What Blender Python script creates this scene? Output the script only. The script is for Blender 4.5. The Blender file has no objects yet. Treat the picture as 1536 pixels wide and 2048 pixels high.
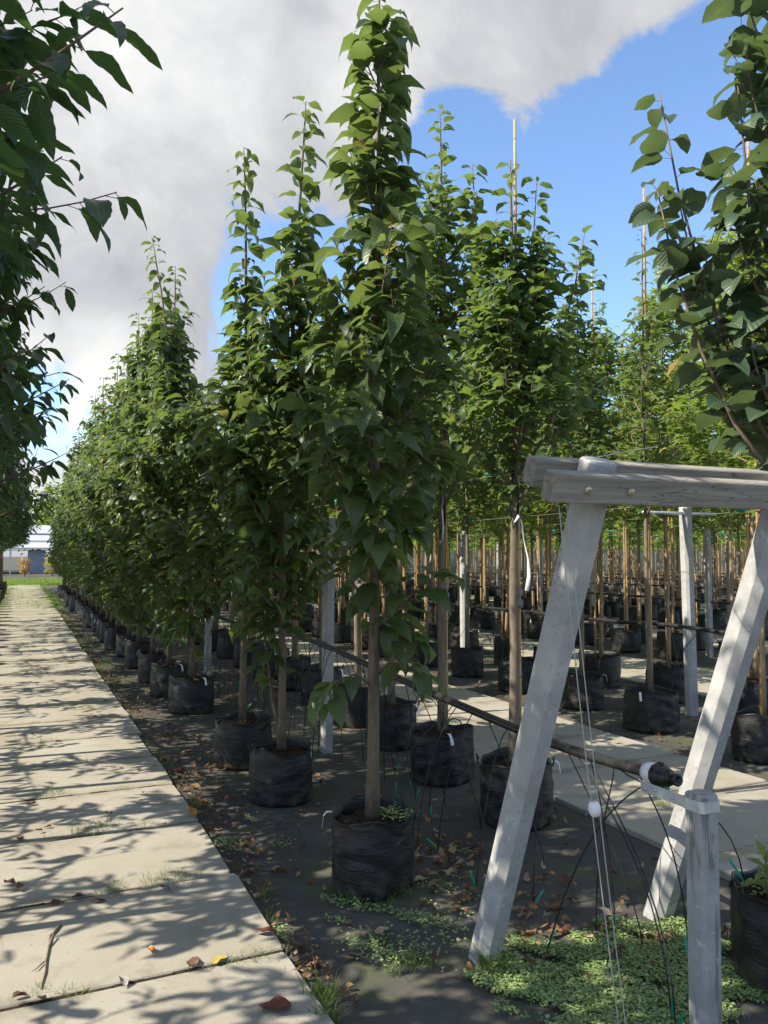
import bpy, math, random
import numpy as np
from mathutils import Vector, Matrix
R_ = math.radians

# ------------------------------------------------------------------ camera, sky, sun, exposure
S = bpy.context.scene
COL = S.collection
FPX, HEYE, HOR, VPX = 1600.0, 1.6, 1110.0, 40.0          # measured on the 1536x2048 photograph
PITCH = math.atan((HOR - 1024) / FPX)
YAW = math.atan((768 - VPX) / FPX * math.cos(PITCH))
FWD = np.array([math.sin(YAW) * math.cos(PITCH), math.cos(YAW) * math.cos(PITCH), math.sin(PITCH)])
RGT = np.array([math.cos(YAW), -math.sin(YAW), 0.0])
UPV = np.cross(RGT, FWD)
cam = bpy.data.cameras.new('camera')
cam.sensor_fit = 'VERTICAL'; cam.sensor_height = 24.0; cam.lens = 24.0 * FPX / 2048
cam.clip_start = 0.05; cam.clip_end = 2000
cob = bpy.data.objects.new('camera', cam); COL.objects.link(cob)
cob.matrix_world = Matrix(((RGT[0], UPV[0], -FWD[0], 0), (RGT[1], UPV[1], -FWD[1], 0), (RGT[2], UPV[2], -FWD[2], HEYE), (0, 0, 0, 1)))
S.camera = cob

SUN_EL, SUN_AZ = R_(43), R_(-84)                          # azimuth from +Y towards +X
sdir = Vector((math.sin(SUN_AZ) * math.cos(SUN_EL), math.cos(SUN_AZ) * math.cos(SUN_EL), math.sin(SUN_EL)))
sl = bpy.data.lights.new('sun', 'SUN'); sl.energy = 4.0; sl.angle = R_(0.5); sl.color = (1.0, 0.91, 0.76)
so = bpy.data.objects.new('sun', sl); COL.objects.link(so)
so.rotation_euler = sdir.to_track_quat('Z', 'Y').to_euler(); so.location = (0, 0, 20)

S.view_settings.view_transform = 'Standard'; S.view_settings.look = 'None'
S.view_settings.exposure = 1.15; S.view_settings.gamma = 1.0

def pix_dir(px, py):
    d = FWD + RGT * (px - 768) / FPX + UPV * (1024 - py) / FPX
    return d / np.linalg.norm(d)

W = bpy.data.worlds.new('World'); S.world = W; W.use_nodes = True
wn, wl = W.node_tree.nodes, W.node_tree.links
wn.clear()
def WN(t, **k):
    n = wn.new(t)
    for a, b in k.items(): setattr(n, a, b)
    return n
def wmath(op, a, b=None, c=None, clamp=False):
    n = WN('ShaderNodeMath', operation=op, use_clamp=clamp)
    for i, v in enumerate((a, b, c)):
        if v is None: continue
        if isinstance(v, (int, float)): n.inputs[i].default_value = v
        else: wl.new(v, n.inputs[i])
    return n.outputs[0]
tc = WN('ShaderNodeTexCoord'); DIR = tc.outputs['Generated']
sky = WN('ShaderNodeTexSky', sky_type='NISHITA'); sky.sun_disc = False
sky.sun_elevation = SUN_EL; sky.sun_rotation = SUN_AZ; sky.air_density = 1.0; sky.dust_density = 0.4; sky.ozone_density = 4.5
def noise(scale, detail, rough, off=(0, 0, 0), dist=0.0):
    m = WN('ShaderNodeMapping'); m.inputs['Location'].default_value = off; wl.new(DIR, m.inputs['Vector'])
    n = WN('ShaderNodeTexNoise'); wl.new(m.outputs[0], n.inputs['Vector'])
    n.inputs['Scale'].default_value = scale; n.inputs['Detail'].default_value = detail
    n.inputs['Roughness'].default_value = rough; n.inputs['Distortion'].default_value = dist
    return n.outputs['Fac']
def blob(px, py, rad_px, amp):
    v = pix_dir(px, py)
    n = WN('ShaderNodeVectorMath', operation='DOT_PRODUCT'); wl.new(DIR, n.inputs[0]); n.inputs[1].default_value = tuple(v)
    r = rad_px / FPX
    m = WN('ShaderNodeMapRange', interpolation_type='SMOOTHSTEP'); wl.new(n.outputs['Value'], m.inputs['Value'])
    m.inputs['From Min'].default_value = math.cos(r); m.inputs['From Max'].default_value = math.cos(r * 0.12)
    m.inputs['To Min'].default_value = 0; m.inputs['To Max'].default_value = amp
    return m.outputs[0]
def total(xs):
    o = xs[0]
    for x in xs[1:]: o = wmath('ADD', o, x)
    return o
n1 = noise(3.6, 12, 0.60, (3.1, 0.4, 1.7), 0.35)
n2 = noise(2.2, 5, 0.5, (0.3, 5.1, 2.2), 0.2)
cover = total([blob(250, 250, 620, 1.1), blob(700, 0, 560, .95), blob(1130, -60, 330, 1.0), blob(1250, 40, 220, .45), blob(120, 560, 420, .7), blob(420, 420, 330, .35),
               blob(180, 740, 110, .5), blob(150, 900, 130, .55), blob(60, 1000, 200, .8), blob(1230, 650, 150, .75), blob(1480, 690, 150, .7), blob(980, 720, 160, .5),
               blob(-500, 300, 900, .9), blob(700, -700, 900, .6),
               blob(125, 815, 200, -1.9), blob(545, 530, 300, -1.85), blob(890, 280, 130, -.9), blob(1130, 440, 430, -1.85), blob(1460, 300, 360, -1.7)])
n3 = noise(8.5, 10, 0.62, (1.3, 2.2, 7.7), 0.6)
cov = total([cover, wmath('MULTIPLY', wmath('SUBTRACT', n1, 0.5), 3.0), wmath('MULTIPLY', wmath('SUBTRACT', n3, 0.5), 3.4)])
cov = wmath('ADD', cov, .42)
mr = WN('ShaderNodeMapRange', interpolation_type='SMOOTHSTEP'); wl.new(cov, mr.inputs['Value'])
mr.inputs['From Min'].default_value = 0.10; mr.inputs['From Max'].default_value = 0.80
MASK = mr.outputs[0]
bright = total([blob(250, 140, 420, .22), blob(850, 150, 260, .24), blob(1200, 640, 260, .55), blob(180, 735, 200, .22), blob(150, 900, 320, .34), blob(520, 200, 350, .10), blob(1240, 170, 260, .14),
                blob(300, 450, 300, -.10), blob(1050, 20, 260, -.10), blob(220, 640, 170, -.10)])
br = wmath('ADD', wmath('MULTIPLY', n2, 0.55), bright)
br = total([br, wmath('MULTIPLY', wmath('SUBTRACT', n1, .5), .9), wmath('MULTIPLY', wmath('SUBTRACT', n3, .5), .55)])
cr = WN('ShaderNodeValToRGB'); wl.new(br, cr.inputs[0])
cr.color_ramp.elements[0].position = 0.05; cr.color_ramp.elements[0].color = (.37, .39, .425, 1)
cr.color_ramp.elements[1].position = 0.85; cr.color_ramp.elements[1].color = (1.0, .99, .97, 1)
e = cr.color_ramp.elements.new(0.38); e.color = (.57, .585, .61, 1)
cs = WN('ShaderNodeVectorMath', operation='SCALE'); wl.new(cr.outputs[0], cs.inputs[0]); cs.inputs['Scale'].default_value = 3.9
mx = WN('ShaderNodeMix', data_type='RGBA'); wl.new(MASK, mx.inputs['Factor']); wl.new(sky.outputs[0], mx.inputs['A']); wl.new(cs.outputs[0], mx.inputs['B'])
bg = WN('ShaderNodeBackground'); bg.inputs['Strength'].default_value = 0.13
wl.new(mx.outputs['Result'], bg.inputs['Color'])
wo = WN('ShaderNodeOutputWorld'); wl.new(bg.outputs[0], wo.inputs[0])

# ------------------------------------------------------------------ helpers
rng = np.random.default_rng(7); random.seed(7)

def tag(o, label=None, cat=None, group=None, kind=None):
    if label: o['label'] = label
    if cat: o['category'] = cat
    if group: o['group'] = group
    if kind: o['kind'] = kind
    return o
def thing(name, loc=(0, 0, 0), label=None, cat=None, group=None):
    o = bpy.data.objects.new(name, None); COL.objects.link(o); o.location = loc; o.empty_display_size = .1
    return tag(o, label, cat, group)
def children_of(o): return [c for c in o.children]
def copy_tree(o, parent=None):
    c = o.copy(); COL.objects.link(c)
    if parent is not None: c.parent = parent
    for ch in list(o.children): copy_tree(ch, c)
    return c

class MB:
    def __init__(s): s.v = []; s.f = []; s.n = 0
    def add(s, vs, fs):
        b = s.n
        s.v.extend(tuple(map(float, v)) for v in vs); s.f.extend(tuple(i + b for i in f) for f in fs); s.n += len(vs)
    def box(s, lo, hi, jit=0.0, ch=0.0):
        x0, y0, z0 = lo; x1, y1, z1 = hi
        s.frame_box(((x0 + x1) / 2, (y0 + y1) / 2, (z0 + z1) / 2), (1, 0, 0), (0, 1, 0), (0, 0, 1), ((x1 - x0) / 2, (y1 - y0) / 2, (z1 - z0) / 2), ch)
    def frame_box(s, c, ax, ay, az, h, ch=0.0):
        c, ax, ay, az = map(np.array, (c, ax, ay, az))
        if ch <= 0:
            vs = [c + ax * h[0] * a + ay * h[1] * b + az * h[2] * d for a in (-1, 1) for b in (-1, 1) for d in (-1, 1)]
            s.add(vs, [(0, 1, 3, 2), (4, 6, 7, 5), (0, 4, 5, 1), (2, 3, 7, 6), (0, 2, 6, 4), (1, 5, 7, 3)])
        else:                                           # every corner cut: bevelled box
            vs = []
            sg = (-1, 1)
            idx = {}
            for a in sg:
                for b in sg:
                    for d in sg:
                        for k in range(3):
                            e = [h[0], h[1], h[2]]
                            for j in range(3):
                                if j != k: e[j] -= ch
                            idx[(a, b, d, k)] = len(vs)
                            vs.append(c + ax * a * e[0] + ay * b * e[1] + az * d * e[2])
            fs = []
            def q(k, sgn, u, w):
                l = []
                for (p, r) in ((-1, -1), (1, -1), (1, 1), (-1, 1)):
                    t = [0, 0, 0]; t[k] = sgn; t[u] = p; t[w] = r
                    l.append(idx[(t[0], t[1], t[2], k)])
                return l if sgn > 0 else l[::-1]
            fs += [q(0, 1, 1, 2), q(0, -1, 1, 2), q(1, 1, 2, 0), q(1, -1, 2, 0), q(2, 1, 0, 1), q(2, -1, 0, 1)]
            for k in range(3):                         # edges along axis k, between faces i and j
                i, j = (k + 1) % 3, (k + 2) % 3
                for a in sg:
                    for b in sg:
                        t0 = [0, 0, 0]; t0[i] = a; t0[j] = b; t0[k] = -1
                        t1 = list(t0); t1[k] = 1
                        l = [idx[(*t0, i)], idx[(*t1, i)], idx[(*t1, j)], idx[(*t0, j)]]
                        fs.append(l if a * b < 0 else l[::-1])
            for a in sg:
                for b in sg:
                    for d in sg:
                        l = [idx[(a, b, d, 0)], idx[(a, b, d, 1)], idx[(a, b, d, 2)]]
                        fs.append(l if a * b * d > 0 else l[::-1])
            s.add(vs, fs)
    def tube(s, pts, rad, sides=8, cap=True):
        pts = np.array(pts, float); n = len(pts)
        rad = np.full(n, rad) if np.isscalar(rad) else np.array(rad, float)
        t = np.gradient(pts, axis=0); t /= np.linalg.norm(t, axis=1)[:, None] + 1e-12
        a = np.array([1.0, 0, 0]) if abs(t[0][0]) < .8 else np.array([0, 1.0, 0])
        vs = []
        for i in range(n):
            a = a - t[i] * (a @ t[i]); a /= np.linalg.norm(a); b = np.cross(t[i], a)
            for k in range(sides):
                th = 2 * math.pi * k / sides
                vs.append(pts[i] + rad[i] * (math.cos(th) * a + math.sin(th) * b))
        fs = []
        for i in range(n - 1):
            for k in range(sides):
                k2 = (k + 1) % sides
                fs.append((i * sides + k, i * sides + k2, (i + 1) * sides + k2, (i + 1) * sides + k))
        if cap:
            fs.append(tuple(range(sides))[::-1]); fs.append(tuple((n - 1) * sides + k for k in range(sides)))
        s.add(vs, fs)
    def lathe(s, prof, sides=24, c=(0, 0, 0), fn=None, close=True):
        vs = []
        for (r, z) in prof:
            for k in range(sides):
                th = 2 * math.pi * k / sides
                rr, zz = (r, z) if fn is None else fn(r, z, th)
                vs.append((c[0] + rr * math.cos(th), c[1] + rr * math.sin(th), c[2] + zz))
        fs = []
        for i in range(len(prof) - 1):
            for k in range(sides):
                k2 = (k + 1) % sides
                fs.append((i * sides + k, i * sides + k2, (i + 1) * sides + k2, (i + 1) * sides + k))
        s.add(vs, fs)
    def obj(s, name, mat, parent=None, smooth=False, loc=None):
        me = bpy.data.meshes.new(name); me.from_pydata(s.v, [], s.f); me.update()
        return link(name, me, mat, parent, smooth, loc)
def link(name, me, mat, parent=None, smooth=False, loc=None):
    if mat is not None: me.materials.append(mat)
    if smooth: me.polygons.foreach_set('use_smooth', [True] * len(me.polygons))
    o = bpy.data.objects.new(name, me); COL.objects.link(o)
    if parent is not None: o.parent = parent
    if loc is not None: o.location = loc
    return o

# ------------------------------------------------------------------ materials
class NT:
    def __init__(s, name):
        s.m = bpy.data.materials.new(name); s.m.use_nodes = True
        s.n, s.l = s.m.node_tree.nodes, s.m.node_tree.links
        s.n.clear(); s.out = s.n.new('ShaderNodeOutputMaterial')
    def N(s, t, ins=None, **k):
        n = s.n.new(t)
        for a, b in k.items(): setattr(n, a, b)
        for a, b in (ins or {}).items(): s.set(n.inputs[a], b)
        return n
    def set(s, i, v):
        if hasattr(v, 'is_linked') or hasattr(v, 'links'): s.l.new(v, i)
        else: i.default_value = v
    def noise(s, scale, detail=4, rough=.55, vec=None, dist=0.0):
        if vec is None: vec = s.coord()
        n = s.N('ShaderNodeTexNoise', {'Vector': vec, 'Scale': scale, 'Detail': detail, 'Roughness': rough, 'Distortion': dist})
        return n.outputs['Fac']
    def coord(s, kind='Object'): return s.N('ShaderNodeTexCoord').outputs[kind]
    def pos(s): return s.N('ShaderNodeNewGeometry').outputs['Position']
    def mapped(s, scale=(1, 1, 1), vec=None):
        return s.N('ShaderNodeMapping', {'Vector': vec if vec is not None else s.coord(), 'Scale': scale}).outputs[0]
    def ramp(s, fac, stops):
        r = s.N('ShaderNodeValToRGB', {'Fac': fac}); el = r.color_ramp.elements
        while len(el) < len(stops): el.new(.5)
        for e, (p, c) in zip(el, stops): e.position = p; e.color = (*c, 1) if len(c) == 3 else c
        return r.outputs[0]
    def mix(s, fac, a, b, mode='MIX'):
        n = s.N('ShaderNodeMix', data_type='RGBA', blend_type=mode)
        s.set(n.inputs['Factor'], fac); s.set(n.inputs['A'], a if hasattr(a, 'links') else (*a, 1)); s.set(n.inputs['B'], b if hasattr(b, 'links') else (*b, 1))
        return n.outputs['Result']
    def math(s, op, a, b=0.0, clamp=False):
        n = s.N('ShaderNodeMath', operation=op, use_clamp=clamp); s.set(n.inputs[0], a); s.set(n.inputs[1], b); return n.outputs[0]
    def maprange(s, v, a, b, c=0.0, d=1.0):
        n = s.N('ShaderNodeMapRange', interpolation_type='SMOOTHSTEP'); s.set(n.inputs['Value'], v)
        for k, x in zip(('From Min', 'From Max', 'To Min', 'To Max'), (a, b, c, d)): n.inputs[k].default_value = x
        return n.outputs[0]
    def bump(s, h, strength=.3, dist=.01):
        return s.N('ShaderNodeBump', {'Height': h, 'Strength': strength, 'Distance': dist}).outputs[0]
    def bsdf(s, color, rough=.6, spec=.4, normal=None, metal=0.0, **ins):
        b = s.N('ShaderNodeBsdfPrincipled')
        s.set(b.inputs['Base Color'], color if hasattr(color, 'links') else (*color, 1)); s.set(b.inputs['Roughness'], rough)
        s.set(b.inputs['Specular IOR Level'], spec); b.inputs['Metallic'].default_value = metal
        if normal is not None: s.l.new(normal, b.inputs['Normal'])
        return b.outputs[0]
    def done(s, sh): s.l.new(sh, s.out.inputs['Surface']); return s.m

def leaf_mat(name, dark, mid, light, back, trans, rough=.42, tfac=.32, vein=True, veins=9.0, odd=None, odd_at=.985, spec=.45):
    t = NT(name)
    g = t.N('ShaderNodeNewGeometry')
    rnd = g.outputs['Random Per Island']
    col = t.ramp(rnd, [(0.0, dark), (.55, mid), (1.0, light)])
    uv = t.N('ShaderNodeUVMap').outputs[0]
    if odd: col = t.mix(t.maprange(rnd, odd_at, odd_at + .004), col, odd)
    nrm = None
    if vein:
        sp = t.N('ShaderNodeSeparateXYZ', {'Vector': uv})
        ax = t.math('ABSOLUTE', t.math('SUBTRACT', sp.outputs[0], .5))
        ph = t.math('SUBTRACT', sp.outputs[1], t.math('MULTIPLY', ax, .55))
        w = t.math('SINE', t.math('MULTIPLY', ph, veins * 6.2832))
        side = t.maprange(w, .80, 1.0)
        midr = t.maprange(ax, .045, .012)
        v = t.math('MAXIMUM', t.math('MULTIPLY', side, .55), midr)
        col = t.mix(t.math('MULTIPLY', v, .30), col, tuple(min(1, c * 1.9 + .02) for c in light))
        nrm = t.bump(t.math('ADD', t.math('MULTIPLY', w, .5), t.math('MULTIPLY', midr, -1.2)), .30, .004)
    col = t.mix(t.math('MULTIPLY', t.noise(14, 2), .35), col, tuple(c * .75 for c in dark))
    col = t.mix(g.outputs['Backfacing'], col, back)
    a = t.bsdf(col, rough, spec, nrm)
    tr = t.N('ShaderNodeBsdfTranslucent', {'Color': (*trans, 1)})
    m = t.N('ShaderNodeMixShader', {'Fac': tfac}); t.l.new(a, m.inputs[1]); t.l.new(tr.outputs[0], m.inputs[2])
    return t.done(m.outputs[0])

M = {}
M['leaf_feather'] = leaf_mat('leaf_feather', (.036, .064, .024), (.054, .092, .032), (.092, .138, .042), (.105, .150, .068), (.26, .37, .08), .36, .31, odd=(.36, .32, .06))
M['leaf_cherry'] = leaf_mat('leaf_cherry', (.024, .056, .026), (.034, .076, .032), (.052, .100, .038), (.060, .110, .048), (.14, .28, .05), .36, .26, veins=12)
M['leaf_standard'] = leaf_mat('leaf_standard', (.040, .080, .030), (.060, .110, .038), (.092, .148, .048), (.110, .160, .072), (.29, .42, .08), .40, .33, odd=(.42, .40, .08))
M['leaf_broad'] = leaf_mat('leaf_broad', (.042, .076, .046), (.056, .098, .056), (.084, .130, .068), (.105, .150, .090), (.20, .30, .09), .42, .24, odd=(.35, .20, .05))
M['leaf_maple'] = leaf_mat('leaf_maple', (.055, .115, .028), (.090, .170, .036), (.165, .25, .05), (.15, .22, .065), (.36, .50, .075), .45, .42, vein=False, odd=(.40, .13, .04), odd_at=.975)
M['leaf_seedling'] = leaf_mat('leaf_seedling', (.16, .24, .05), (.22, .30, .06), (.30, .30, .09), (.25, .30, .10), (.45, .55, .10), .45, .35)

def bark(name, a, b, c, scale=30):
    t = NT(name)
    o = t.coord()
    n = t.noise(scale, 6, .6, t.mapped((1, 1, .25), o)); n2 = t.noise(9, 3, .6, o)
    col = t.ramp(n, [(.25, a), (.55, b), (.85, c)])
    col = t.mix(t.maprange(n2, .50, .68), col, tuple(x * .6 + .02 for x in b))
    return t.done(t.bsdf(col, .85, .2, t.bump(n, .5, .006)))
M['bark_brown'] = bark('bark_brown', (.085, .062, .045), (.17, .13, .095), (.27, .21, .15))
M['bark_grey'] = bark('bark_grey', (.10, .085, .065), (.20, .165, .12), (.31, .26, .19))
M['bark_pale'] = bark('bark_pale', (.20, .145, .09), (.33, .24, .15), (.45, .36, .24))

def bamboo():
    t = NT('bamboo'); o = t.coord()
    z = t.N('ShaderNodeSeparateXYZ', {'Vector': o}).outputs[2]
    w = t.maprange(t.math('SINE', t.math('MULTIPLY', z, 24.0)), .985, 1.0)
    col = t.ramp(t.noise(6, 4, .6, t.mapped((4, 4, .8), o)), [(.3, (.40, .22, .075)), (.55, (.55, .34, .13)), (.8, (.66, .47, .23))])
    col = t.mix(t.math('MULTIPLY', w, .7), col, (.16, .09, .04))
    return t.done(t.bsdf(col, .5, .4, t.bump(w, .4, .004)))
M['bamboo'] = bamboo()

def potmat():
    t = NT('pot_fabric'); o = t.coord()
    n = t.noise(11, 5, .6, t.mapped((1, 1, 2.4), o))
    weave = t.noise(240, 2, .5, t.mapped((1, 1, 1), o))
    wr = t.noise(6, 4, .6, t.mapped((1, 1, 3), o), 1.2)
    d = t.maprange(n, .58, .80)
    z = t.N('ShaderNodeSeparateXYZ', {'Vector': o}).outputs[2]
    low = t.math('MULTIPLY', t.maprange(z, .16, .0), t.maprange(t.noise(9, 4), .42, .65))
    col = t.mix(t.math('MULTIPLY', d, .55), (.0105, .0105, .0112), (.060, .056, .050))
    col = t.mix(t.math('MULTIPLY', low, .7), col, (.085, .075, .050))
    h = t.math('ADD', t.math('MULTIPLY', wr, 1.0), t.math('MULTIPLY', weave, .12))
    return t.done(t.bsdf(col, t.maprange(n, .3, .8, .36, .68), .5, t.bump(h, .40, .02)))
M['pot'] = potmat()
def simple(name, col, rough=.6, spec=.4, metal=0.0, nscale=None, namt=.3, bumpv=0.0):
    t = NT(name)
    c = col; nrm = None
    if nscale:
        n = t.noise(nscale, 5, .6)
        c = t.mix(t.maprange(n, .3, .75), tuple(x * (1 - namt) for x in col), tuple(min(1, x * (1 + namt)) for x in col))
        if bumpv: nrm = t.bump(n, bumpv, .01)
    return t.done(t.bsdf(c, rough, spec, nrm, metal))
M['soil'] = simple('soil', (.045, .032, .022), .95, .1, 0, 40, .6, .9)
M['tag'] = simple('white_tag', (.80, .80, .82), .5)
M['ribbon'] = simple('white_ribbon', (.78, .80, .84), .5, .3, 0, 20, .1)
M['pipe'] = simple('black_pipe', (.022, .022, .024), .42, .5, 0, 25, .5)
M['hose'] = simple('black_hose', (.016, .016, .017), .5, .4)
M['white_plastic'] = simple('white_plastic', (.80, .82, .86), .35)
M['black_plastic'] = simple('black_plastic', (.014, .014, .015), .32, .5)
M['green_plastic'] = simple('green_plastic', (.012, .28, .15), .4, .5)
M['teal_plastic'] = simple('teal_plastic', (.010, .22, .19), .4, .5)
M['strap'] = simple('black_strap', (.015, .015, .017), .55, .4)
M['sleeve'] = simple('grey_sleeve', (.22, .21, .20), .8, .2, 0, 30, .3)
M['wire'] = simple('galvanised_wire', (.36, .37, .36), .45, .5, .6)
M['metal'] = simple('galvanised_metal', (.60, .65, .72), .38, .5, .75, 18, .15)
M['bolt'] = simple('bolt_metal', (.50, .44, .30), .40, .5, .7, 60, .4)
M['string'] = simple('grey_string', (.40, .40, .38), .8, .2)
M['foam'] = simple('white_foam', (.74, .74, .73), .8, .2, 0, 30, .15, .3)

def concrete_post(name, dirty, k=1.0):
    t = NT(name); o = t.coord()
    n = t.noise(7, 6, .65, o); f = t.noise(90, 3, .6, o)
    st = t.noise(5, 5, .6, t.mapped((5, 5, .5), o), 1.0)
    col = t.ramp(n, [(.3, tuple(k * c for c in (.30, .303, .303))), (.55, tuple(k * c for c in (.405, .407, .40))), (.8, tuple(k * c for c in (.53, .527, .515)))])
    col = t.mix(t.math('MULTIPLY', t.maprange(st, .53, .62), max(.0, .80 * dirty)), col, (.15, .135, .115))
    col = t.mix(t.math('MULTIPLY', t.maprange(t.noise(16, 6, .7, o), .60, .70), .5), col, (.76, .76, .74))
    pit = t.math('MULTIPLY', t.maprange(t.noise(48, 5, .7, o), .57, .66), t.maprange(t.noise(3.5, 3, .5, t.mapped((2, 2, .7), o)), .42, .62))
    col = t.mix(t.math('MULTIPLY', pit, .55), col, (.16, .15, .14))
    h = t.math('SUBTRACT', t.math('MULTIPLY', f, .3), pit)
    return t.done(t.bsdf(col, .85, .25, t.bump(h, .35, .006)))
M['post'] = concrete_post('post_concrete', 0.0)
M['post_worn'] = concrete_post('post_concrete_worn', 1.0, .80)

def wood():
    t = NT('weathered_wood'); o = t.coord()
    g = t.noise(26, 7, .68, t.mapped((.07, 1.6, 1.6), o), .5)
    fine = t.noise(120, 3, .6, t.mapped((.06, 1, 1), o))
    k = t.noise(3.2, 4, .6, t.mapped((.8, 2, 2), o))
    col = t.ramp(g, [(.26, (.165, .148, .120)), (.5, (.285, .265, .225)), (.76, (.41, .39, .34))])
    col = t.mix(t.math('MULTIPLY', t.maprange(k, .5, .72), .55), col, (.155, .155, .115))
    col = t.mix(t.math('MULTIPLY', t.maprange(fine, .6, .8), .35), col, (.10, .085, .07))
    cr_ = t.maprange(t.math('ABSOLUTE', t.math('SUBTRACT', t.noise(2.1, 5, .6, t.mapped((.5, 1.2, 5.5), o)), .5)), 0.0045, .0)
    col = t.mix(t.math('MULTIPLY', cr_, .6), col, (.03, .025, .02))
    h = t.math('SUBTRACT', t.math('ADD', g, t.math('MULTIPLY', fine, .4)), t.math('MULTIPLY', cr_, 1.5))
    return t.done(t.bsdf(col, .85, .2, t.bump(h, .5, .006)))
M['wood'] = wood()

def slabs():
    t = NT('path_concrete'); p = t.pos()
    n = t.noise(1.1, 6, .62, p); n2 = t.noise(5, 6, .65, p); f = t.noise(220, 2, .6, p)
    isl = t.N('ShaderNodeNewGeometry').outputs['Random Per Island']
    col = t.ramp(n, [(.28, (.275, .250, .195)), (.5, (.345, .322, .268)), (.75, (.395, .378, .328))])
    col = t.mix(t.math('MULTIPLY', t.maprange(n2, .50, .74), .62), col, (.205, .185, .13))
    col = t.mix(t.math('MULTIPLY', isl, .35), col, (.30, .275, .22))
    x = t.N('ShaderNodeSeparateXYZ', {'Vector': p}).outputs[1]
    fr_ = t.math('ABSOLUTE', t.math('SUBTRACT', t.math('FRACT', t.math('DIVIDE', t.math('SUBTRACT', x, 3.15 - .425), .85)), .5))
    jd = t.math('MULTIPLY', t.maprange(fr_, .16, .0), t.maprange(t.noise(3.4, 6, .7, p, .6), .42, .66))
    col = t.mix(t.math('MULTIPLY', jd, .6), col, (.14, .125, .075))
    alg = t.maprange(t.noise(.8, 6, .7, t.mapped((1.3, .8, 1), p), .8), .50, .70)
    col = t.mix(t.math('MULTIPLY', alg, .40), col, (.25, .235, .115))
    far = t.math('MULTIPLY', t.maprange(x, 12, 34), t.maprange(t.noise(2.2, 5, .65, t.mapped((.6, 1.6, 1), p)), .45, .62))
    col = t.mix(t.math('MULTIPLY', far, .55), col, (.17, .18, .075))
    spk = t.maprange(t.noise(60, 4, .7, p), .62, .72)
    col = t.mix(t.math('MULTIPLY', spk, .5), col, (.16, .14, .11))
    h = t.math('ADD', t.math('MULTIPLY', f, .25), t.math('MULTIPLY', n2, .6))
    return t.done(t.bsdf(col, .9, .2, t.bump(t.math('SUBTRACT', h, t.math('MULTIPLY', spk, .8)), .45, .008)))
M['slab'] = slabs()

def ground():
    t = NT('ground_cloth'); p = t.pos()
    n = t.noise(.9, 6, .62, p, .4); n2 = t.noise(4.5, 6, .65, p); f = t.noise(300, 2, .5, p); n3 = t.noise(2.1, 5, .6, t.mapped((1, 1, 1), p), 1.0)
    col = t.ramp(n, [(.3, (.056, .055, .051)), (.55, (.084, .081, .072)), (.8, (.14, .130, .105))])
    col = t.mix(t.math('MULTIPLY', t.maprange(n2, .52, .76), .65), col, (.13, .115, .082))
    col = t.mix(t.math('MULTIPLY', t.maprange(n3, .52, .70), .7), col, (.085, .105, .032))
    col = t.mix(t.math('MULTIPLY', t.maprange(t.noise(26, 4, .6, p), .62, .72), .5), col, (.030, .024, .018))
    dust = t.maprange(t.noise(.45, 7, .72, p, 1.0), .50, .66)
    col = t.mix(t.math('MULTIPLY', dust, .55), col, (.175, .158, .125))
    grit = t.maprange(t.noise(70, 4, .7, p), .60, .68)
    col = t.mix(t.math('MULTIPLY', grit, .45), col, (.20, .17, .13))
    h = t.math('ADD', t.math('ADD', t.math('MULTIPLY', f, .25), n2), t.math('MULTIPLY', grit, .5))
    return t.done(t.bsdf(col, .9, .25, t.bump(h, .6, .015)))
M['ground'] = ground()

def litter_mat():
    t = NT('dead_leaf')
    r = t.N('ShaderNodeNewGeometry').outputs['Random Per Island']
    col = t.ramp(r, [(0, (.060, .030, .020)), (.3, (.13, .062, .032)), (.55, (.22, .115, .055)), (.78, (.34, .20, .10)), (.93, (.45, .33, .20)), (1, (.50, .42, .30))])
    col = t.mix(t.math('MULTIPLY', t.noise(60, 4, .6), .5), col, (.07, .04, .025))
    a = t.bsdf(col, .7, .3)
    tr = t.N('ShaderNodeBsdfTranslucent', {'Color': (.35, .18, .07, 1)})
    m = t.N('ShaderNodeMixShader', {'Fac': .15}); t.l.new(a, m.inputs[1]); t.l.new(tr.outputs[0], m.inputs[2])
    return t.done(m.outputs[0])
M['dead_leaf'] = litter_mat()
def dead_one(name, a, b):
    t = NT(name); c = t.ramp(t.noise(45, 5, .65), [(.3, a), (.7, b)])
    return t.done(t.bsdf(c, .65, .3, t.bump(t.noise(80, 4), .4, .003)))
M['dead_red'] = dead_one('dead_leaf_red_brown', (.10, .030, .022), (.19, .070, .045))
M['dead_brown'] = dead_one('dead_leaf_brown', (.10, .055, .035), (.22, .13, .08))
M['dead_tan'] = dead_one('dead_leaf_tan', (.32, .22, .12), (.50, .38, .24))
M['dead_orange'] = dead_one('dead_leaf_orange', (.36, .13, .03), (.55, .25, .07))
M['dead_yellow'] = dead_one('dead_leaf_yellow', (.40, .28, .05), (.55, .42, .12))
M['dead_grey'] = dead_one('dead_leaf_grey', (.16, .14, .13), (.38, .35, .32))
M['dead_scarlet'] = dead_one('dead_leaf_scarlet', (.45, .06, .03), (.55, .14, .07))
def green_mat(name, a, b, trans, tf=.3):
    t = NT(name); r = t.N('ShaderNodeNewGeometry').outputs['Random Per Island']
    s_ = t.bsdf(t.ramp(r, [(0, a), (1, b)]), .55, .3)
    tr = t.N('ShaderNodeBsdfTranslucent', {'Color': (*trans, 1)})
    m = t.N('ShaderNodeMixShader', {'Fac': tf}); t.l.new(s_, m.inputs[1]); t.l.new(tr.outputs[0], m.inputs[2])
    return t.done(m.outputs[0])
M['grass'] = green_mat('grass_blade', (.060, .115, .022), (.15, .22, .05), (.25, .36, .06))
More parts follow.
